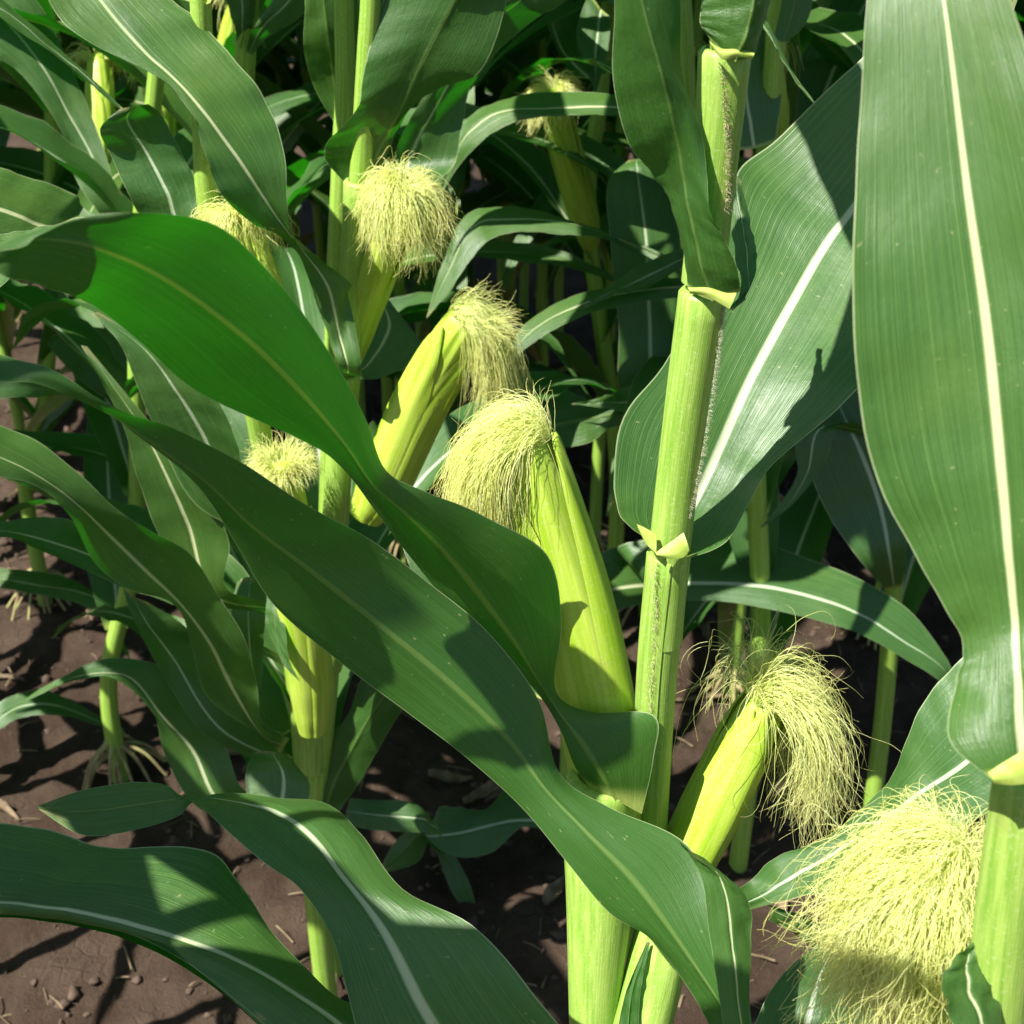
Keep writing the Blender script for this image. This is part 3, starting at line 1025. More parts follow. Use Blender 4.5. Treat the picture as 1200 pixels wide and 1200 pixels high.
px_leaf(pl5, [
    (443, 212, 424, 218, 400, 210, 1.425, 0, 0),
    (453, 182, 440, 186, 381, 186, 1.41, 1, 0),
    (480, 126, 463, 142, 386, 164, 1.39, 1.5, 0),
    (522, 101, 481, 105, 418, 128, 1.37, 1.5, 0),
    (564, 82, 501, 60, 426, 85, 1.35, 1.5, .5),
    (592, 8, 531, 4, 446, 10, 1.33, 1.5, 1),
    (604, -90, 572, -70, 485, -85, 1.31, 1, 1),
    (640, -260, 636, -260, 632, -260, 1.32)], to=(422, 224, 1.40), dd=-.02, ripple=.0016, label='wide dark leaf seen from beneath, at the top')
px_leaf(pl5, [
    (392, 958, 381, 952, 368, 940, 1.60, 0, 0),
    (416, 925, 391, 920, 352, 908, 1.58, 1, 0),
    (440, 884, 411, 880, 383, 866, 1.56, 1, 0),
    (460, 850, 430, 845, 408, 838, 1.54, 1, .5),
    (480, 818, 455, 810, 424, 795, 1.52, 1, 1),
    (492, 797, 471, 790, 449, 773, 1.51, 1, 1.5),
    (500, 786, 486, 782, 478, 774, 1.51)], dd=.20, to=(371, 968, 1.80), ripple=.0016, label='curled dark leaf low on the stalk')
px_leaf(pl5, [
    (352, 800, 341, 790, 334, 783, 1.40), (338, 770, 325, 750, 313, 735, 1.40, -.5, .5), (334, 730, 322, 715, 312, 708, 1.40, -.5, .5), (328, 685, 321, 685, 316, 682, 1.41)], dd=.16, ripple=.0005)
make_ear(pl5, [at(428, 605, 1.54), at(452, 560, 1.52), at(492, 470, 1.48), at(535, 395, 1.435), at(556, 366, 1.42)], .0262, 41,
         1300, .130, .00024, .5, .3, .5, 4, steps=24, blunt=1, bias=V((.75, -.15, -.2)), label='fat leaning ear with silk hanging down its right side')
make_ear(pl5, [at(366, 855, 1.66), at(362, 790, 1.62), at(352, 710, 1.57), at(338, 600, 1.51), at(331, 545, 1.48)], .0235, 51,
         900, .036, .00032, .5, .35, .55, 4, steps=16, label='slim ear with a short round cap of silk', up_n=.15)

# ---- second stem just behind it ---------------------------------------------
B6 = V((-.255, 1.47, 0))
P = [B6 + V((0, 0, -.03)), V((-.255, 1.47, .35)), at_y(385, 640, 1.46), at_y(392, 430, 1.46), at_y(396, 300, 1.46), at_y(401, 180, 1.46), at_y(404, 60, 1.46)]
P += [P[-1] + V((.01, 0, .3)), P[-1] + V((.02, 0, .5))]
pl6 = thing('maize_plant', 'corn plant with one bushy pale silk tuft, its stem close behind the two-eared plant', 'corn plant', B6)
P6 = P
stalk(pl6, P, .0150, .0085, (), 16, 6)
px_leaf(pl6, [
    (408, 157, 402, 156, 394, 150, 1.56),
    (413, 100, 392, 96, 368, 102, 1.54, 1, 0),
    (421, 50, 385, 50, 356, 56, 1.51, 1.5, 0),
    (421, 0, 379, 0, 357, 0, 1.49, 1.5, 0),
    (410, -90, 374, -90, 350, -90, 1.47, 1, 0),
    (380, -220, 376, -220, 372, -220, 1.48)], dd=-.07, to=(401, 165, 1.48))
make_ear(pl6, [at(404, 432, 1.53), at(426, 362, 1.475), at(456, 282, 1.41), at(474, 220, 1.375)], .0172, 61,
         1300, .085, .00028, .85, .3, .95, 3, steps=20, up_n=.2, silk_label='bushy pale silk tuft')
px_leaf(pl6, [
    (455, 207, 470, 207, 526, 202, 1.80, 0, 0),
    (470, 160, 491, 160, 541, 150, 1.79, -1, 1),
    (500, 110, 516, 116, 556, 95, 1.77, -1, 2),
    (546, 58, 566, 38, 612, 34, 1.75, -1, 2),
    (590, 0, 622, -12, 672, -12, 1.74, -1, 2),
    (680, -120, 690, -120, 700, -120, 1.74)], dd=-.10, to=(440, 250, 1.6))
px_leaf(pl6, [
    (418, 432, 430, 428, 448, 442, 1.56), (428, 386, 456, 382, 495, 412, 1.57, 1, -1), (424, 346, 442, 346, 462, 360, 1.58, 1, -1), (420, 322, 428, 320, 436, 325, 1.59)], dd=.02, to=(402, 440, 1.58))

# ---- row plants further left ------------------------------------------------
B7 = V((-.262, 1.45, 0))
P = [B7 + V((0, 0, -.03)), at_y(364, 1000, 1.45), at_y(352, 840, 1.44), at_y(328, 660, 1.40), at_y(298, 470, 1.36), at_y(262, 320, 1.35), at_y(243, 230, 1.34), at_y(237, 120, 1.34), at_y(232, -40, 1.34)]
P += [P[-1] + V((.0, 0, .3))]
pl7 = thing('maize_plant', 'corn plant at left whose striped green leaves overlap above the bare soil', 'corn plant', B7)
P += [P[-1] + V((0, 0, .3))]
P7 = P
stalk(pl7, P, .0150, .0085, (), 14, 6)
px_leaf(pl7, [
    (303, 860, 306, 860, 308, 852, 1.66),
    (244, 818, 272, 806, 301, 800, 1.62, -1, 1),
    (226, 762, 247, 756, 285, 745, 1.58, -1, 1),
    (206, 709, 213, 710, 257, 700, 1.54, -.5, 2),
    (150, 690, 172, 670, 224, 650, 1.50, -1, 2),
    (110, 658, 131, 630, 182, 625, 1.46, -1, 2),
    (84, 608, 95, 595, 137, 597, 1.42, -1, 2),
    (48, 573, 56, 565, 87, 550, 1.39, -.5, 2),
    (0, 557, 0, 535, 22, 508, 1.36, -.5, 3),
    (-60, 552, -60, 515, -40, 498, 1.34, -1, 3),
    (-200, 560, -202, 555, -200, 550, 1.33)], to=(334, 874, 1.73), ripple=.002, wav=4, label='long leaf snaking from the left edge, mostly in shade')
px_leaf(pl7, [
    (300, 842, 304, 842, 308, 836, 1.67), (276, 772, 294, 770, 309, 762, 1.65, 0, 0), (270, 722, 291, 720, 311, 726, 1.63, 0, 0), (278, 682, 293, 676, 312, 690, 1.64, 1, 1)], dd=.01, to=(333, 862, 1.73), label='short stubby leaf catching a patch of sun')
px_leaf(pl7, [
    (290, 940, 330, 945, 362, 937, 1.62), (288, 905, 332, 908, 362, 916, 1.63, 0, 0), (298, 882, 318, 880, 338, 886, 1.65, 1, 1)], ripple=.0005)
px_leaf(pl7, [
    (305, 676, 312, 677, 318, 680, 1.66), (257, 622, 276, 622, 292, 634, 1.63, 0, 1), (226, 577, 242, 570, 272, 578, 1.60, 0, 1), (206, 532, 216, 525, 242, 528, 1.57, 0, 1), (190, 490, 198, 486, 206, 486, 1.55)], dd=-.05, to=(326, 705, 1.63))
px_leaf(pl7, [
    (230, 592, 263, 562, 287, 560, 1.70, -1, 1), (186, 512, 236, 506, 279, 522, 1.67, -1, 1), (160, 450, 206, 458, 256, 470, 1.64, -1, 1), (140, 402, 170, 410, 220, 430, 1.62, -1, 1), (108, 368, 112, 366, 116, 366, 1.61)], dd=-.16, to=(318, 625, 1.58), label='leaf with a bright midrib between two dark blades')
make_ear(pl7, [at(318, 375, 1.38), at(308, 345, 1.37), at(292, 300, 1.36), at(275, 250, 1.35)], .0200, 71,
         900, .062, .00034, .75, .25, .95, 2, steps=18, up_n=.15, bias=V((.1, 0, -.2)))
px_leaf(pl7, [
    (172, 258, 210, 262, 244, 256, 1.74, 0, 0), (150, 226, 196, 226, 231, 216, 1.73, -1, 1), (130, 182, 173, 181, 213, 180, 1.72, -1, 1), (117, 151, 150, 143, 190, 136, 1.70, -1, 1.5), (140, 128, 156, 124, 174, 122, 1.69)], dd=-.36, to=(250, 275, 1.38), label='leaf with a bright midrib and a dark shadow band')

B8 = at_ground(140, 905)
P = [B8 + V((0, 0, -.03)), B8 + V((.01, 0, .2)), at_y(158, 640, B8.y), at_y(160, 400, B8.y), at_y(166, 250, B8.y), at_y(183, 90, B8.y), at_y(189, -30, B8.y)]
P += [P[-1] + V((0, 0, .3))]
pl8 = thing('maize_plant', 'corn plant at far left with splayed brace roots above sunlit soil', 'corn plant', B8)
P += [P[-1] + V((0, 0, .3))]
P8 = P
stalk(pl8, P, .0150, .009, (), 14, 6)
brace_roots(pl8, B8, .0155, 5, 18)
px_leaf(pl7, [
    (235, 948, 260, 942, 286, 926, 2.02), (194, 886, 226, 880, 266, 880, 2.00, -1, 1), (178, 832, 190, 840, 236, 825, 1.97, -1, 2), (130, 794, 150, 793, 192, 782, 1.94, -1, 2),
    (80, 800, 95, 792, 127, 772, 1.92, -1, 2), (30, 822, 45, 812, 62, 799, 1.90, -1, 1), (2, 836, 4, 836, 6, 834, 1.90)], dd=-.30, to=(339, 962, 1.80), label='dark drooping leaf over the soil')
px_leaf(pl7, [
    (242, 862, 256, 852, 272, 832, 1.85), (192, 792, 202, 770, 232, 770, 1.83, -1, 2), (155, 722, 172, 730, 218, 735, 1.80, -1, 2), (144, 688, 155, 698, 172, 705, 1.79)], dd=-.19, to=(336, 895, 1.76))
px_leaf(pl7, [
    (232, 702, 250, 697, 266, 690, 1.84), (184, 622, 221, 616, 269, 640, 1.81, -1, 1), (160, 556, 196, 560, 251, 590, 1.78, -1, 1), (145, 500, 171, 510, 216, 540, 1.76, -1, 1), (120, 450, 136, 458, 172, 490, 1.74, -1, 1), (95, 405, 98, 405, 102, 406, 1.73)], dd=-.25, to=(327, 715, 1.64))
px_leaf(pl7, [
    (215, 714, 213, 708, 207, 702, 1.72), (130, 682, 121, 656, 112, 648, 1.70, -1, 2), (60, 651, 40, 630, 80, 609, 1.68, -1, 3), (0, 629, 0, 622, 0, 611, 1.66, -1, 2), (-90, 640, -90, 636, -90, 632, 1.66)], dd=-.10, to=(332, 775, 1.68))
px_leaf(pl8, [
    (130, 472, 146, 466, 166, 480, 1.90), (90, 442, 116, 420, 151, 420, 1.88, -1, 1), (58, 406, 86, 395, 141, 391, 1.86, -1, 2), (62, 393, 76, 387, 101, 381, 1.86)], dd=.24, to=(149, 490, 2.19))
px_leaf(pl8, [
    (114, 247, 131, 242, 141, 246, 1.78), (87, 206, 109, 185, 131, 205, 1.77, 0, 0), (70, 150, 84, 140, 109, 140, 1.76, -1, 1), (20, 82, 51, 80, 68, 45, 1.74, -1, 2), (-20, 60, 5, 22, 42, 0, 1.72, -1, 2), (-80, 0, -60, -40, -10, -60, 1.70, -1, 1)], dd=.22, to=(150, 280, 2.05), label='leaf with a straight white midrib in the top left corner')

B9 = at_ground(52, 700)
P = [B9 + V((0, 0, -.03)), B9 + V((.01, 0, .3)), at_y(55, 450, B9.y), at_y(60, 200, B9.y), at_y(58, -30, B9.y)]
pl9 = thing('maize_plant', 'shaded corn plant near the left edge behind the brace-rooted one', 'corn plant', B9)
P9 = P
P9 += [P9[-1] + V((.01, 0, .25)), P9[-1] + V((.02, 0, .5)), P9[-1] + V((.02, 0, .75))]
stalk(pl9, P9, .0150, .009, (), 14, 6)
brace_roots(pl9, B9, .0155, 6, 18)
px_leaf(pl8, [(192, 792, 196, 785, 201, 775, 2.20), (110, 716, 121, 705, 102, 690, 2.18, -1, 2), (40, 696, 40, 685, 52, 671, 2.16, -1, 2), (-20, 686, -20, 675, -20, 664, 2.15, -1, 1)], dd=.20, to=(152, 770, 2.44), drop=1)
px_leaf(pl8, [(170, 852, 166, 839, 166, 826, 2.18), (80, 840, 71, 828, 62, 811, 2.15, -1, 2), (28, 840, 24, 828, 30, 811, 2.12, -1, 2), (-10, 860, -12, 850, -8, 828, 2.10, -1, 2), (-70, 890, -70, 886, -70, 882, 2.10)], dd=.28, to=(146, 858, 2.50), drop=1)

# leaf reaching in from the left
b10 = at(-40, 300, 1.05)
px_leaf(pl7, [
    (118, 262, 114, 258, 110, 252, 1.30), (60, 287, 55, 265, 86, 228, 1.27, -1, 3), (-10, 302, 0, 245, 20, 203, 1.24, -1, 3), (-80, 285, -60, 235, -50, 190, 1.22, -1, 3), (-180, 250, -180, 246, -180, 242, 1.21)], dd=.22, to=(258, 330, 1.42), label='pale leaf reaching in from the left edge')
px_leaf(pl7, [(150, 136, 147, 132, 143, 126, 1.52), (82, 78, 80, 72, 80, 66, 1.50, -1, 1), (0, 20, 0, 8, 2, 0, 1.47, -1, 1), (-60, -30, -60, -40, -58, -46, 1.45, -1, 1)], ripple=.0003)
px_leaf(pl7, [
    (115, 256, 113, 256, 111, 255, .99), (42, 294, 50, 278, 62, 265, .975, -1, 1), (-8, 345, 0, 308, 0, 274, .96, -1, 1), (-70, 380, -60, 340, -55, 300, .95, -1, 1), (-150, 390, -150, 388, -150, 384, .95)])

B13 = V((.085, 1.70, 0))
pl13 = thing('maize_plant', 'stunted corn plant behind the middle ear, sending a wavy leaf over dark soil', 'corn plant', B13)
P = [B13 + V((0, 0, -.03)), B13 + V((0.01, 0, .4)), B13 + V((.03, 0, .75))]
stalk(pl13, [B13 + V((0, 0, -.03)), B13 + V((0, 0, .3)), B13 + V((-.002, 0, .5)), B13 + V((-.004, 0, .64))], .0120, .0055, (), 14, 6)
# ---- plants behind the right stalk -------------------------------------------
B11 = V((.245, 1.80, 0))
P = [B11 + V((0, 0, -.03)), B11 + V((0, 0, .3)), at_y(793, 690, 1.80), at_y(806, 420, 1.80), at_y(808, 250, 1.80), at_y(803, 60, 1.80), at_y(800, -60, 1.80)]
pl11 = thing('maize_plant', 'corn plant hidden by the hairy pale stalk, one long leaf arching behind to the right', 'corn plant', B11)
P11 = P
P11 += [P11[-1] + V((.01, 0, .25)), P11[-1] + V((.02, 0, .5)), P11[-1] + V((.02, 0, .75))]
stalk(pl11, P11, .0150, .009, (), 14, 6)
px_leaf(pl11, [
    (808, 348, 808, 336, 808, 325, 1.50), (720, 359, 716, 346, 722, 334, 1.48, -1, 2), (650, 386, 646, 372, 662, 350, 1.46, -1, 2), (612, 412, 608, 402, 610, 386, 1.45, 0, 1), (585, 440, 586, 436, 588, 432, 1.45)], dd=.36, to=(812, 342, 1.89))
px_leaf(pl11, [(808, 308, 808, 300, 808, 290, 1.46), (760, 336, 756, 325, 757, 307, 1.45, -1, 1.5), (720, 346, 716, 342, 702, 345, 1.44, -.5, .5), (684, 362, 684, 361, 684, 359, 1.44)], dd=.38, to=(812, 305, 1.87))
px_leaf(pl11, [(770, 486, 770, 466, 770, 444, 1.46), (740, 483, 736, 471, 722, 459, 1.45, -1, 1.5), (700, 477, 698, 472, 696, 468, 1.44), (670, 474, 670, 474, 670, 473, 1.44)], dd=.45, to=(806, 475, 1.97))
px_leaf(pl11, [(760, 484, 735, 486, 722, 500, 1.48), (690, 468, 690, 490, 690, 519, 1.47, 1, -1), (642, 452, 641, 500, 641, 526, 1.46, 1, -1), (602, 474, 606, 505, 611, 531, 1.45, .5, -.5), (580, 511, 580, 512, 580, 513, 1.45)], dd=.45, to=(806, 495, 1.98))
px_leaf(pl11, [
    (730, 470, 768, 465, 802, 440, 1.78), (725, 380, 761, 372, 803, 370, 1.76, -1, 1), (715, 282, 757, 282, 798, 290, 1.74, -1, 1), (712, 216, 747, 202, 778, 210, 1.73, 0, 1), (736, 188, 746, 186, 758, 185, 1.75)], dd=.18, to=(806, 520, 2.00), label='upright leaf with a thin white midrib left of the stalk')
px_leaf(pl11, [
    (762, 139, 762, 128, 762, 112, 1.86), (725, 136, 725, 125, 725, 110, 1.86, -1, 2), (660, 135, 655, 126, 650, 107, 1.86, -1, 3), (600, 144, 590, 130, 590, 116, 1.86, -1, 3), (560, 169, 550, 155, 542, 144, 1.87, -1, 2),
    (530, 206, 526, 200, 519, 190, 1.89), (505, 262, 505, 261, 505, 260, 1.91)], dd=-.07, to=(805, 130, 1.79), ripple=.001, label='narrow blue-green leaf arching to the left')
px_leaf(pl11, [
    (740, 291, 738, 285, 738, 281, 1.95), (680, 276, 671, 262, 652, 253, 1.94, -1, 2), (600, 273, 590, 256, 596, 242, 1.93, -1, 2), (560, 293, 552, 268, 548, 251, 1.92, -1, 2), (530, 337, 525, 318, 521, 300, 1.92, -1, 1), (500, 373, 500, 372, 500, 371, 1.93)], dd=-.04, to=(807, 320, 1.88))

px_leaf(pl11, [
    (640, 702, 650, 716, 660, 742, 1.44), (688, 664, 700, 696, 704, 720, 1.43, 2, -1), (725, 640, 760, 686, 766, 702, 1.42, 4, -1), (860, 632, 860, 685, 850, 705, 1.40, 5, -1.5), (950, 655, 930, 694, 930, 720, 1.39, 4, -2),
    (1016, 683, 1000, 716, 994, 737, 1.38, 3, -2), (1070, 720, 1060, 752, 1045, 763, 1.38, 2, -1), (1110, 772, 1104, 782, 1096, 794, 1.385, .5, -.5), (1118, 800, 1112, 806, 1106, 812, 1.40)], dd=.56, to=(790, 697, 2.12), drop=2, ripple=.001, wav=3, label='long arching leaf passing behind the pale stalk')
px_leaf(pl11, [(768, 704, 760, 686, 728, 642, 2.06), (704, 721, 700, 696, 688, 663, 2.02, -1, 3), (655, 748, 650, 728, 640, 704, 2.0, -1, 2), (610, 770, 608, 765, 606, 758, 2.0)], to=(788, 697, 2.12), ripple=.001)
B12 = V((.60, 1.78, 0))
P = [B12 + V((0, 0, -.03)), at_y(1036, 830, 1.78), at_y(1050, 650, 1.78), at_y(1062, 450, 1.78), at_y(1080, 200, 1.78), at_y(1095, -40, 1.78)]
pl12 = thing('maize_plant', 'corn plant behind the widest leaf, its lower stem bare beside the hanging silk', 'corn plant', B12)
P12 = P
P12 += [P12[-1] + V((.01, 0, .25)), P12[-1] + V((.02, 0, .5)), P12[-1] + V((.02, 0, .75))]
stalk(pl12, P12, .0150, .009, (), 14, 6)
px_leaf(pl12, [
    (1012, 662, 1043, 652, 1062, 650, 1.66), (970, 602, 1031, 590, 1062, 580, 1.65, 0, 0), (948, 540, 1009, 530, 1062, 520, 1.63, 0, 0), (960, 480, 990, 490, 1032, 470, 1.62, 0, 0), (965, 440, 970, 440, 976, 438, 1.61)], dd=.35, to=(1048, 690, 2.10))
px_leaf(pl12, [(988, 495, 966, 500, 940, 498, 1.55), (968, 540, 946, 555, 934, 556, 1.55), (930, 590, 920, 596, 910, 596, 1.55), (892, 619, 892, 618, 891, 617, 1.55)], dd=.35, to=(1056, 520, 1.99))
px_leaf(pl2, [(640, 822, 600, 800, 560, 762, 1.20), (562, 722, 530, 712, 490, 682, 1.21, 0, 0), (502, 640, 490, 640, 466, 620, 1.22, 0, 0), (470, 590, 465, 590, 460, 588, 1.23)])

B14 = V((.36, 1.66, 0))
pl14 = thing('maize_plant', 'corn plant whose yellow leaf joint shows at the top between stalk and widest leaf', 'corn plant', B14)
P14 = [B14 + V((0, 0, -.03)), B14 + V((0, 0, .4)), at_y(880, 420, 1.66), at_y(892, 250, 1.66), at_y(908, 60, 1.66), at_y(914, -60, 1.66), at_y(920, -160, 1.66)]
P14 += [P14[-1] + V((.01, 0, .25)), P14[-1] + V((.02, 0, .5)), P14[-1] + V((.02, 0, .75))]
stalk(pl14, P14, .0150, .009, (), 14, 6)
px_leaf(pl14, [(858, 176, 884, 174, 908, 166, 1.50), (858, 120, 875, 118, 915, 104, 1.50, -1, 1), (866, 50, 868, 48, 900, 40, 1.49, -1, 1), (862, -40, 864, -40, 866, -40, 1.49)], dd=.12)
px_leaf(pl14, [(966, 134, 962, 130, 958, 124, 1.44), (940, 105, 930, 92, 925, 78, 1.45, 0, 1), (905, 50, 900, 38, 898, 24, 1.46, 0, 1), (885, 18, 884, 14, 884, 10, 1.47)], ripple=.0004)
px_leaf(pl14, [(925, 48, 918, 52, 906, 46, 1.56), (948, 20, 930, 10, 915, 8, 1.55, 0, 1), (955, -40, 940, -50, 925, -50, 1.54), (960, -120, 958, -120, 956, -120, 1.54)])
B15 = V((.19, 2.25, 0))
pl15 = thing('maize_plant', 'corn plant whose blurred ear with a pale tuft stands under a drooping leaf, top middle', 'corn plant', B15)
P15 = [B15 + V((0, 0, -.03)), B15 + V((0, 0, .4)), at_y(690, 260, 2.25), at_y(703, 120, 2.25), at_y(714, 0, 2.25), at_y(722, -90, 2.25)]
P15 += [P15[-1] + V((.01, 0, .25)), P15[-1] + V((.02, 0, .5)), P15[-1] + V((.02, 0, .75))]
stalk(pl15, P15, .0150, .009, (), 14, 6)
make_ear(pl15, [at(691, 285, 2.26), at(679, 235, 2.15), at(660, 168, 2.05), at(645, 108, 1.98)], .0225, 81, 500, .055, .0004, 1.0, .45, .8, 3, steps=16, up_n=.2, bias=V((-.2, -.1, 0)))
px_leaf(pl15, [(668, 90, 690, 92, 712, 88, 2.10), (650, 50, 660, 60, 690, 40, 2.12, 0, 1), (640, 20, 645, 20, 660, -20, 2.14, 0, 1), (630, -60, 632, -60, 634, -60, 2.15)])
px_leaf(pl15, [(716, 20, 704, 10, 690, -10, 2.0), (712, 60, 698, 60, 676, 40, 1.98, 0, 0), (704, 90, 698, 92, 690, 88, 1.97), (698, 110, 698, 110, 697, 110, 1.97)])
B16 = V((-.45, 2.01, 0))
pl16 = thing('maize_plant', 'corn plant with a short bright stem section showing above the wavy white-ribbed leaf', 'corn plant', B16)
P16 = [B16 + V((0, 0, -.03)), B16 + V((0, 0, .4)), at_y(270, 420, 2.0), at_y(280, 220, 1.96), at_y(286, 90, 1.92), at_y(291, 0, 1.9), at_y(294, -90, 1.9)]
P16 += [P16[-1] + V((.01, 0, .25)), P16[-1] + V((.02, 0, .5)), P16[-1] + V((.02, 0, .75))]
stalk(pl16, P16, .0155, .0125, (), 14, 6)
px_leaf(pl16, [(276, 36, 284, 34, 296, 30, 1.72, 0, 0), (268, 10, 284, 8, 300, 5, 1.70, .5, .5), (262, -40, 280, -40, 300, -40, 1.68), (270, -120, 272, -120, 276, -120, 1.68)], dd=.10, to=(286, 50, 1.85))
px_leaf(pl16, [(288, 62, 291, 64, 294, 66, 1.78), (294, 38, 306, 34, 316, 42, 1.75, 0, 1), (318, 2, 334, 6, 352, 20, 1.73, 0, 1.5), (345, -30, 365, -28, 390, -20, 1.71, 0, 1), (420, -60, 422, -60, 424, -60, 1.71)], dd=.06)
make_ear(pl16, [at(120, 190, 2.2), at(119, 150, 2.2), at(117, 105, 2.2), at(114, 64, 2.2)], .0215, 82, 260, .05, .0005, .8, .5, .7, 3, steps=14)
make_ear(pl9, [at(190, 190, 2.3), at(188, 150, 2.3), at(185, 110, 2.3), at(184, 84, 2.3)], .0215, 83, 260, .05, .0005, .8, .5, .7, 3, steps=14)
# low leaves over the soil in the middle
px_leaf(pl13, [
    (722, 1000, 722, 985, 722, 945, 1.74), (656, 984, 651, 965, 641, 915, 1.72, -1, 3), (616, 968, 606, 962, 600, 917, 1.70, 0, 4), (576, 999, 571, 968, 570, 948, 1.68, -1, 2), (535, 1004, 540, 976, 535, 946, 1.66, -1, 2),
    (506, 988, 506, 980, 513, 949, 1.66, 0, 2), (488, 968, 490, 978, 500, 990, 1.68, 2, 1), (462, 988, 470, 1000, 486, 1012, 1.70, 1, 0), (444, 1020, 445, 1022, 446, 1024, 1.72)], dd=.45, to=(664, 985, 2.24), drop=1, ripple=.0016, wav=4, label='wavy sunlit leaf above the dark soil')
px_leaf(pl13, [(512, 1000, 520, 995, 530, 998, 1.78), (530, 1046, 541, 1040, 552, 1040, 1.78), (560, 1086, 561, 1086, 562, 1085, 1.79)], dd=.40, to=(506, 984, 2.13), ripple=.0005)
px_leaf(pl5, [(500, 976, 496, 960, 482, 940, 1.85), (440, 973, 440, 955, 435, 938, 1.84, 0, 1), (404, 966, 406, 950, 410, 935, 1.83)], to=(514, 972, 1.90))

# ================================================================== the rest of the field
def row_x(k, y):
    return (.37 + .75 * k) / .93 - .387 * y


ORD = ['first', 'second', 'third', 'fourth', 'fifth', 'sixth', 'seventh', 'eighth', 'ninth', 'tenth', 'eleventh', 'twelfth', 'thirteenth', 'fourteenth']
rf = random.Random(77)
# row behind the front one, then the farther rows
for k, (y0, y1) in {1: (2.1, 4.4), 1.5: (2.3, 4.4), 2: (2.4, 4.8), 2.5: (2.8, 4.8), 3: (3.0, 5.2), .5: (2.35, 4.6), -.5: (3.0, 5.0)}.items():
    y, i = y0, 0
    while y < y1:
        x = row_x(k, y) + rf.uniform(-.03, .03)
        if abs(x) < .40 * y + .15:
            grown_plant(x, y, int(1200 + k * 100) + i, 'slender corn plant deep among the shaded rows at the back', rf.uniform(1.7, 2.0),
                        rf.random() < .7, 'corn plants in the rows at the back', silk_n=110)
        y += rf.uniform(.20, .27)
        i += 1
y, i = 2.35, 0
while y < 4.8:
    grown_plant(row_x(0, y) + rf.uniform(-.03, .03), y, 2000 + i, 'slender corn plant deep among the shaded rows at the back', rf.uniform(1.75, 2.0), True, 'corn plants in the rows at the back', silk_n=110)
    y += rf.uniform(.16, .22)
    i += 1
# the row to the left of the bare lane, whose shade falls across it
y, i = 0.9, 0
while y < 5.8:
    x = row_x(-1, y) + rf.uniform(-.03, .03)
    if y < 2.9:
        grown_plant(x, y, 3000 + i, 'unseen corn plant added left of the view to shade the bottom leaves', rf.uniform(1.36, 1.48), False, 'corn plants left of the bare lane', az=1.95 + rf.uniform(-.3, .3), lo=.40, first=1.0 if y < 1.6 else 0.0)
    elif abs(x) < .40 * y + .15:
        grown_plant(x, y, 3000 + i, 'slender corn plant deep among the shaded rows at the back', rf.uniform(1.7, 2.0), True, 'corn plants in the rows at the back', silk_n=110)
    y += rf.uniform(.17, .22) if y < 2.9 else rf.uniform(.17, .23)
    i += 1


# upper leaves of the traced plants, above the picture, that shade what stands below
def upper(pl, P, zs, azs, seed, ln=.75):
    for i, (z, a) in enumerate(zip(zs, azs)):
        for p, q in zip(P, P[1:]):
            if p.z <= z <= q.z:
                c = p.lerp(q, (z - p.z) / (q.z - p.z))
                grown_leaf(pl, c, R(a), ln * (1 - .08 * i), .095, R(62), R(-8), seed + i, 3, .2, US, .004, .3)
                break


def low(pl, P, zs, azs, seed, ln=.72):
    for i, (z, a) in enumerate(zip(zs, azs)):
        for p, q in zip(P, P[1:]):
            if p.z <= z <= q.z:
                c = p.lerp(q, (z - p.z) / (q.z - p.z))
                grown_leaf(pl, c, R(a), ln, .085, R(58), R(-62), seed + i, 3, .3, US, .005, .5)
                break


low(pl8, P8, (.30, .42, .55, .68, .82, .95), (100, 190, 120, 170, 70, 200), 1801, .62)
low(pl9, P9, (.28, .40, .52, .66, .82, .98, 1.1), (10, 200, 340, 170, 30, 210, 250), 1811)
low(pl7, P7, (.26, .36, .48, .60, .74), (140, 115, 150, 120, 135), 1881, .62)
low(pl16, P16, (.35, .50, .66, .82, .98), (190, 20, 200, 0, 170), 1821)
low(pl11, P11, (.30, .42), (20, 60), 1831, .6)
low(pl12, P12, (.34, .50, .64, .78), (60, 20, 100, 40), 1841)
low(pl14, P14, (.35, .50, .64, .78, .92), (60, 100, 80, 20, 120), 1851)
low(pl15, P15, (.35, .50, .64, .78), (0, 200, 20, 160), 1861)
low(pl6, P6, (.40, .55, .70), (80, 40, 100), 1871)
upper(pl2, P2, (1.46, 1.62, 1.78), (126, -25, 20), 901)
upper(pl5, P5, (1.42, 1.56, 1.72), (20, 75, 30), 911)
upper(pl6, P6, (1.40, 1.54, 1.70), (70, 95, 80), 921)
upper(pl7, P7, (1.36, 1.50), (60, 100), 931)
upper(pl8, P8, (1.30, 1.44), (60, 240), 941)
upper(pl11, P11, (1.30, 1.45, 1.60, 1.74), (10, 190, 30, 210), 951)
upper(pl12, P12, (1.30, 1.45, 1.60, 1.74), (-20, 160, 0, 180), 961)
upper(pl14, P14, (1.34, 1.49, 1.62, 1.75), (40, 220, 60, 240), 971)
upper(pl15, P15, (1.20, 1.34, 1.48, 1.62), (0, 180, 20, 200), 981)
upper(pl16, P16, (1.20, 1.34, 1.48, 1.62), (30, 210, 50, 230), 991)
upper(pl9, P9, (1.20, 1.34, 1.48, 1.62), (0, 180, 20, 200), 995)
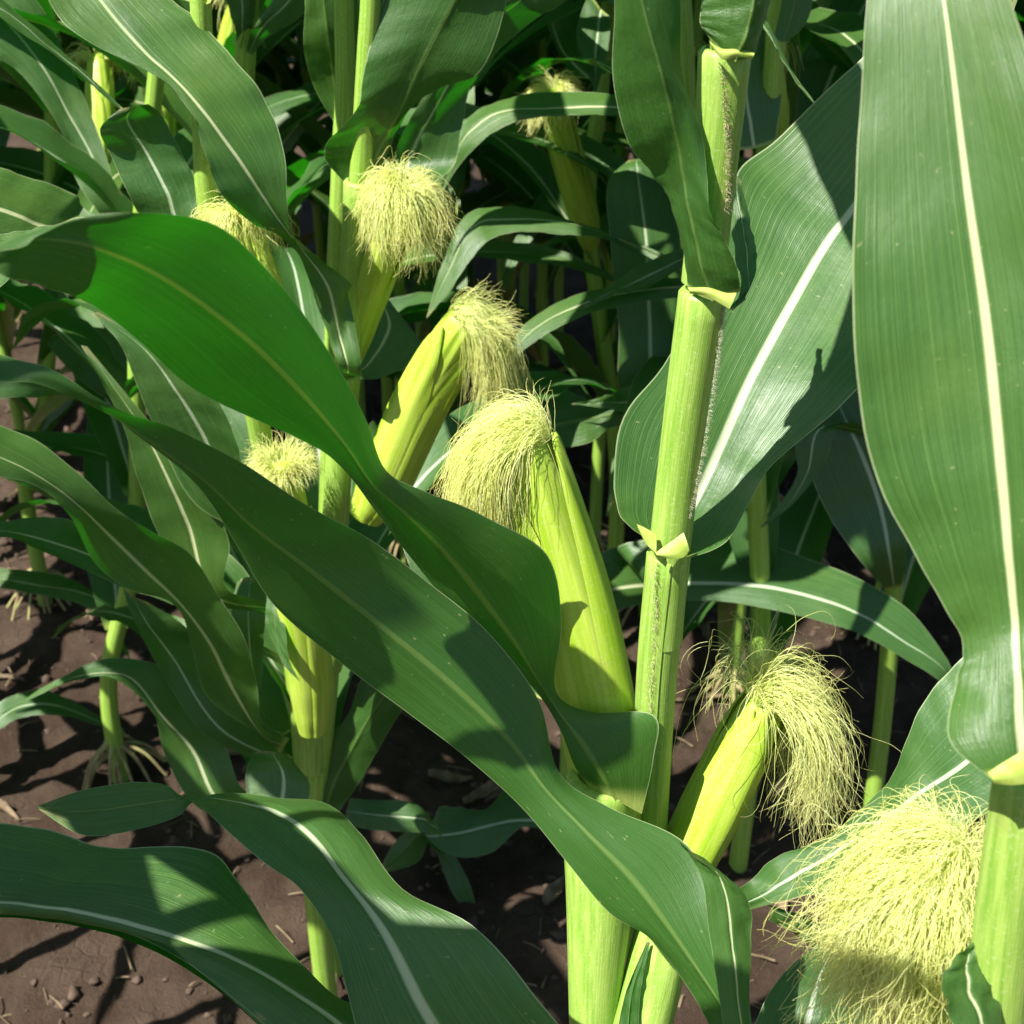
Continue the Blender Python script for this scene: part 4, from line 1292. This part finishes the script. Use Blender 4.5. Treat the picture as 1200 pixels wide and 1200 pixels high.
# unseen plant added to the left row, its leaves set to shade the bottom leaves
x17 = row_x(-1, .45)
pl17 = thing('maize_plant', 'unseen corn plant added left of the view to shade the bottom leaves', 'corn plant', (x17, .45, 0), 'corn plants left of the bare lane')
P17 = [V((x17, .45, z)) for z in (-.03, .4, .8, 1.2, 1.6, 2.0)]
stalk(pl17, P17, .0150, .0075, (), 14, 6)
for i, (z, a, ln, e0, e1) in enumerate(((.6, 180, .8, 60, -50), (.75, 200, .8, 60, -50), (.9, 170, .85, 60, -40), (1.05, 200, .85, 60, -40), (1.30, -14, .62, 50, -14), (1.42, 185, .8, 60, -20))):
    grown_leaf(pl17, V((x17, .45, z)), R(a), ln, .095, R(e0), R(e1), 970 + i, 3, 0, US, .004, 0)


# ---- ground -------------------------------------------------------------------
def soil_h(x, y):
    h = .020 * noise.noise(V((x * 2.1, y * 2.1, 0))) + .012 * noise.noise(V((x * 7, y * 7, 3)))
    h += .010 * noise.noise(V((x * 24, y * 24, 7))) + .006 * noise.noise(V((x * 60, y * 60, 9)))
    return h - .012


def axis_pts(a, b, fine0, fine1, step):
    out = []
    x = fine0
    while x <= fine1:
        out.append(x)
        x += step
    s = step
    x = fine0
    while x > a:
        s *= 1.35
        x -= s
        out.insert(0, x)
    s = step
    x = out[-1]
    while x < b:
        s *= 1.35
        x += s
        out.append(x)
    return out


xs = axis_pts(-60, 60, -1.5, 1.0, .012)
ys = axis_pts(-60, 90, .9, 3.6, .012)
mb = MB()
mb.grid([[V((x, y, soil_h(x, y))) for x in xs] for y in ys])
g = mb.build('soil_ground', M['soil'])
g['kind'] = 'structure'

rc = random.Random(5)
mb = MB()
ico = bmesh.new()
bmesh.ops.create_icosphere(ico, subdivisions=2, radius=1)
iv = [v.co.copy() for v in ico.verts]
ifc = [[v.index for v in f.verts] for f in ico.faces]
ico.free()
for _ in range(2600):
    x, y = rc.uniform(-1.4, .9), rc.uniform(1.0, 3.4)
    r = .0018 + .009 * rc.random() ** 4
    b = len(mb.v)
    s = rc.random() * 50
    q = V((rc.uniform(.8, 1.3), rc.uniform(.8, 1.3), rc.uniform(.5, .85)))
    c = V((x, y, soil_h(x, y) + r * .25))
    for p in iv:
        k = 1 + .8 * noise.noise(p * 1.3 + V((s, 0, 0))) + .2 * noise.noise(p * 3 + V((s, 0, 0)))
        mb.v.append(c + V((p.x * q.x, p.y * q.y, p.z * q.z)) * r * k)
        mb.uv.append((0, 0))
    mb.f += [tuple(b + k for k in f) for f in ifc]
o = mb.build('soil_crumbs', M['clod'])
o['kind'] = 'stuff'
mb = MB()
for _ in range(900):
    x, y = rc.uniform(-1.4, .9), rc.uniform(1.0, 3.4)
    a, ln = rc.uniform(0, 6.28), rc.uniform(.008, .05)
    z = soil_h(x, y) + .003
    d = V((math.cos(a), math.sin(a), rc.uniform(-.1, .25)))
    p = V((x, y, z))
    Q = cr([p, p + d * ln * .5 + V((0, 0, rc.uniform(0, .004))), p + d * ln], 3)
    tube(mb, Q, [rc.uniform(.0006, .0018)] * 7, 5)
for i in range(46):
    x, y = rc.uniform(-1.2, .8), rc.uniform(1.3, 3.2)
    a = rc.uniform(0, 6.28)
    d, e = V((math.cos(a), math.sin(a), 0)), V((-math.sin(a), math.cos(a), 0))
    ln, w = rc.uniform(.04, .13), rc.uniform(.006, .014)
    pts_ = [V((x, y, 0)) + d * ln * t for t in (0, .33, .66, 1)]
    for p in pts_:
        p.z = soil_h(p.x, p.y) + rc.uniform(.003, .014)
    blade(mb, [p + e * w * f + V((0, 0, w * .7)) for p, f in zip(pts_, (.5, 1, .8, .1))], pts_, [p - e * w * f + V((0, 0, w * .5)) for p, f in zip(pts_, (.5, 1, .8, .1))], 4, .4, .002, i, US_FAR, 0)
o = mb.build('straw_litter', M['straw'])
o['kind'] = 'stuff'
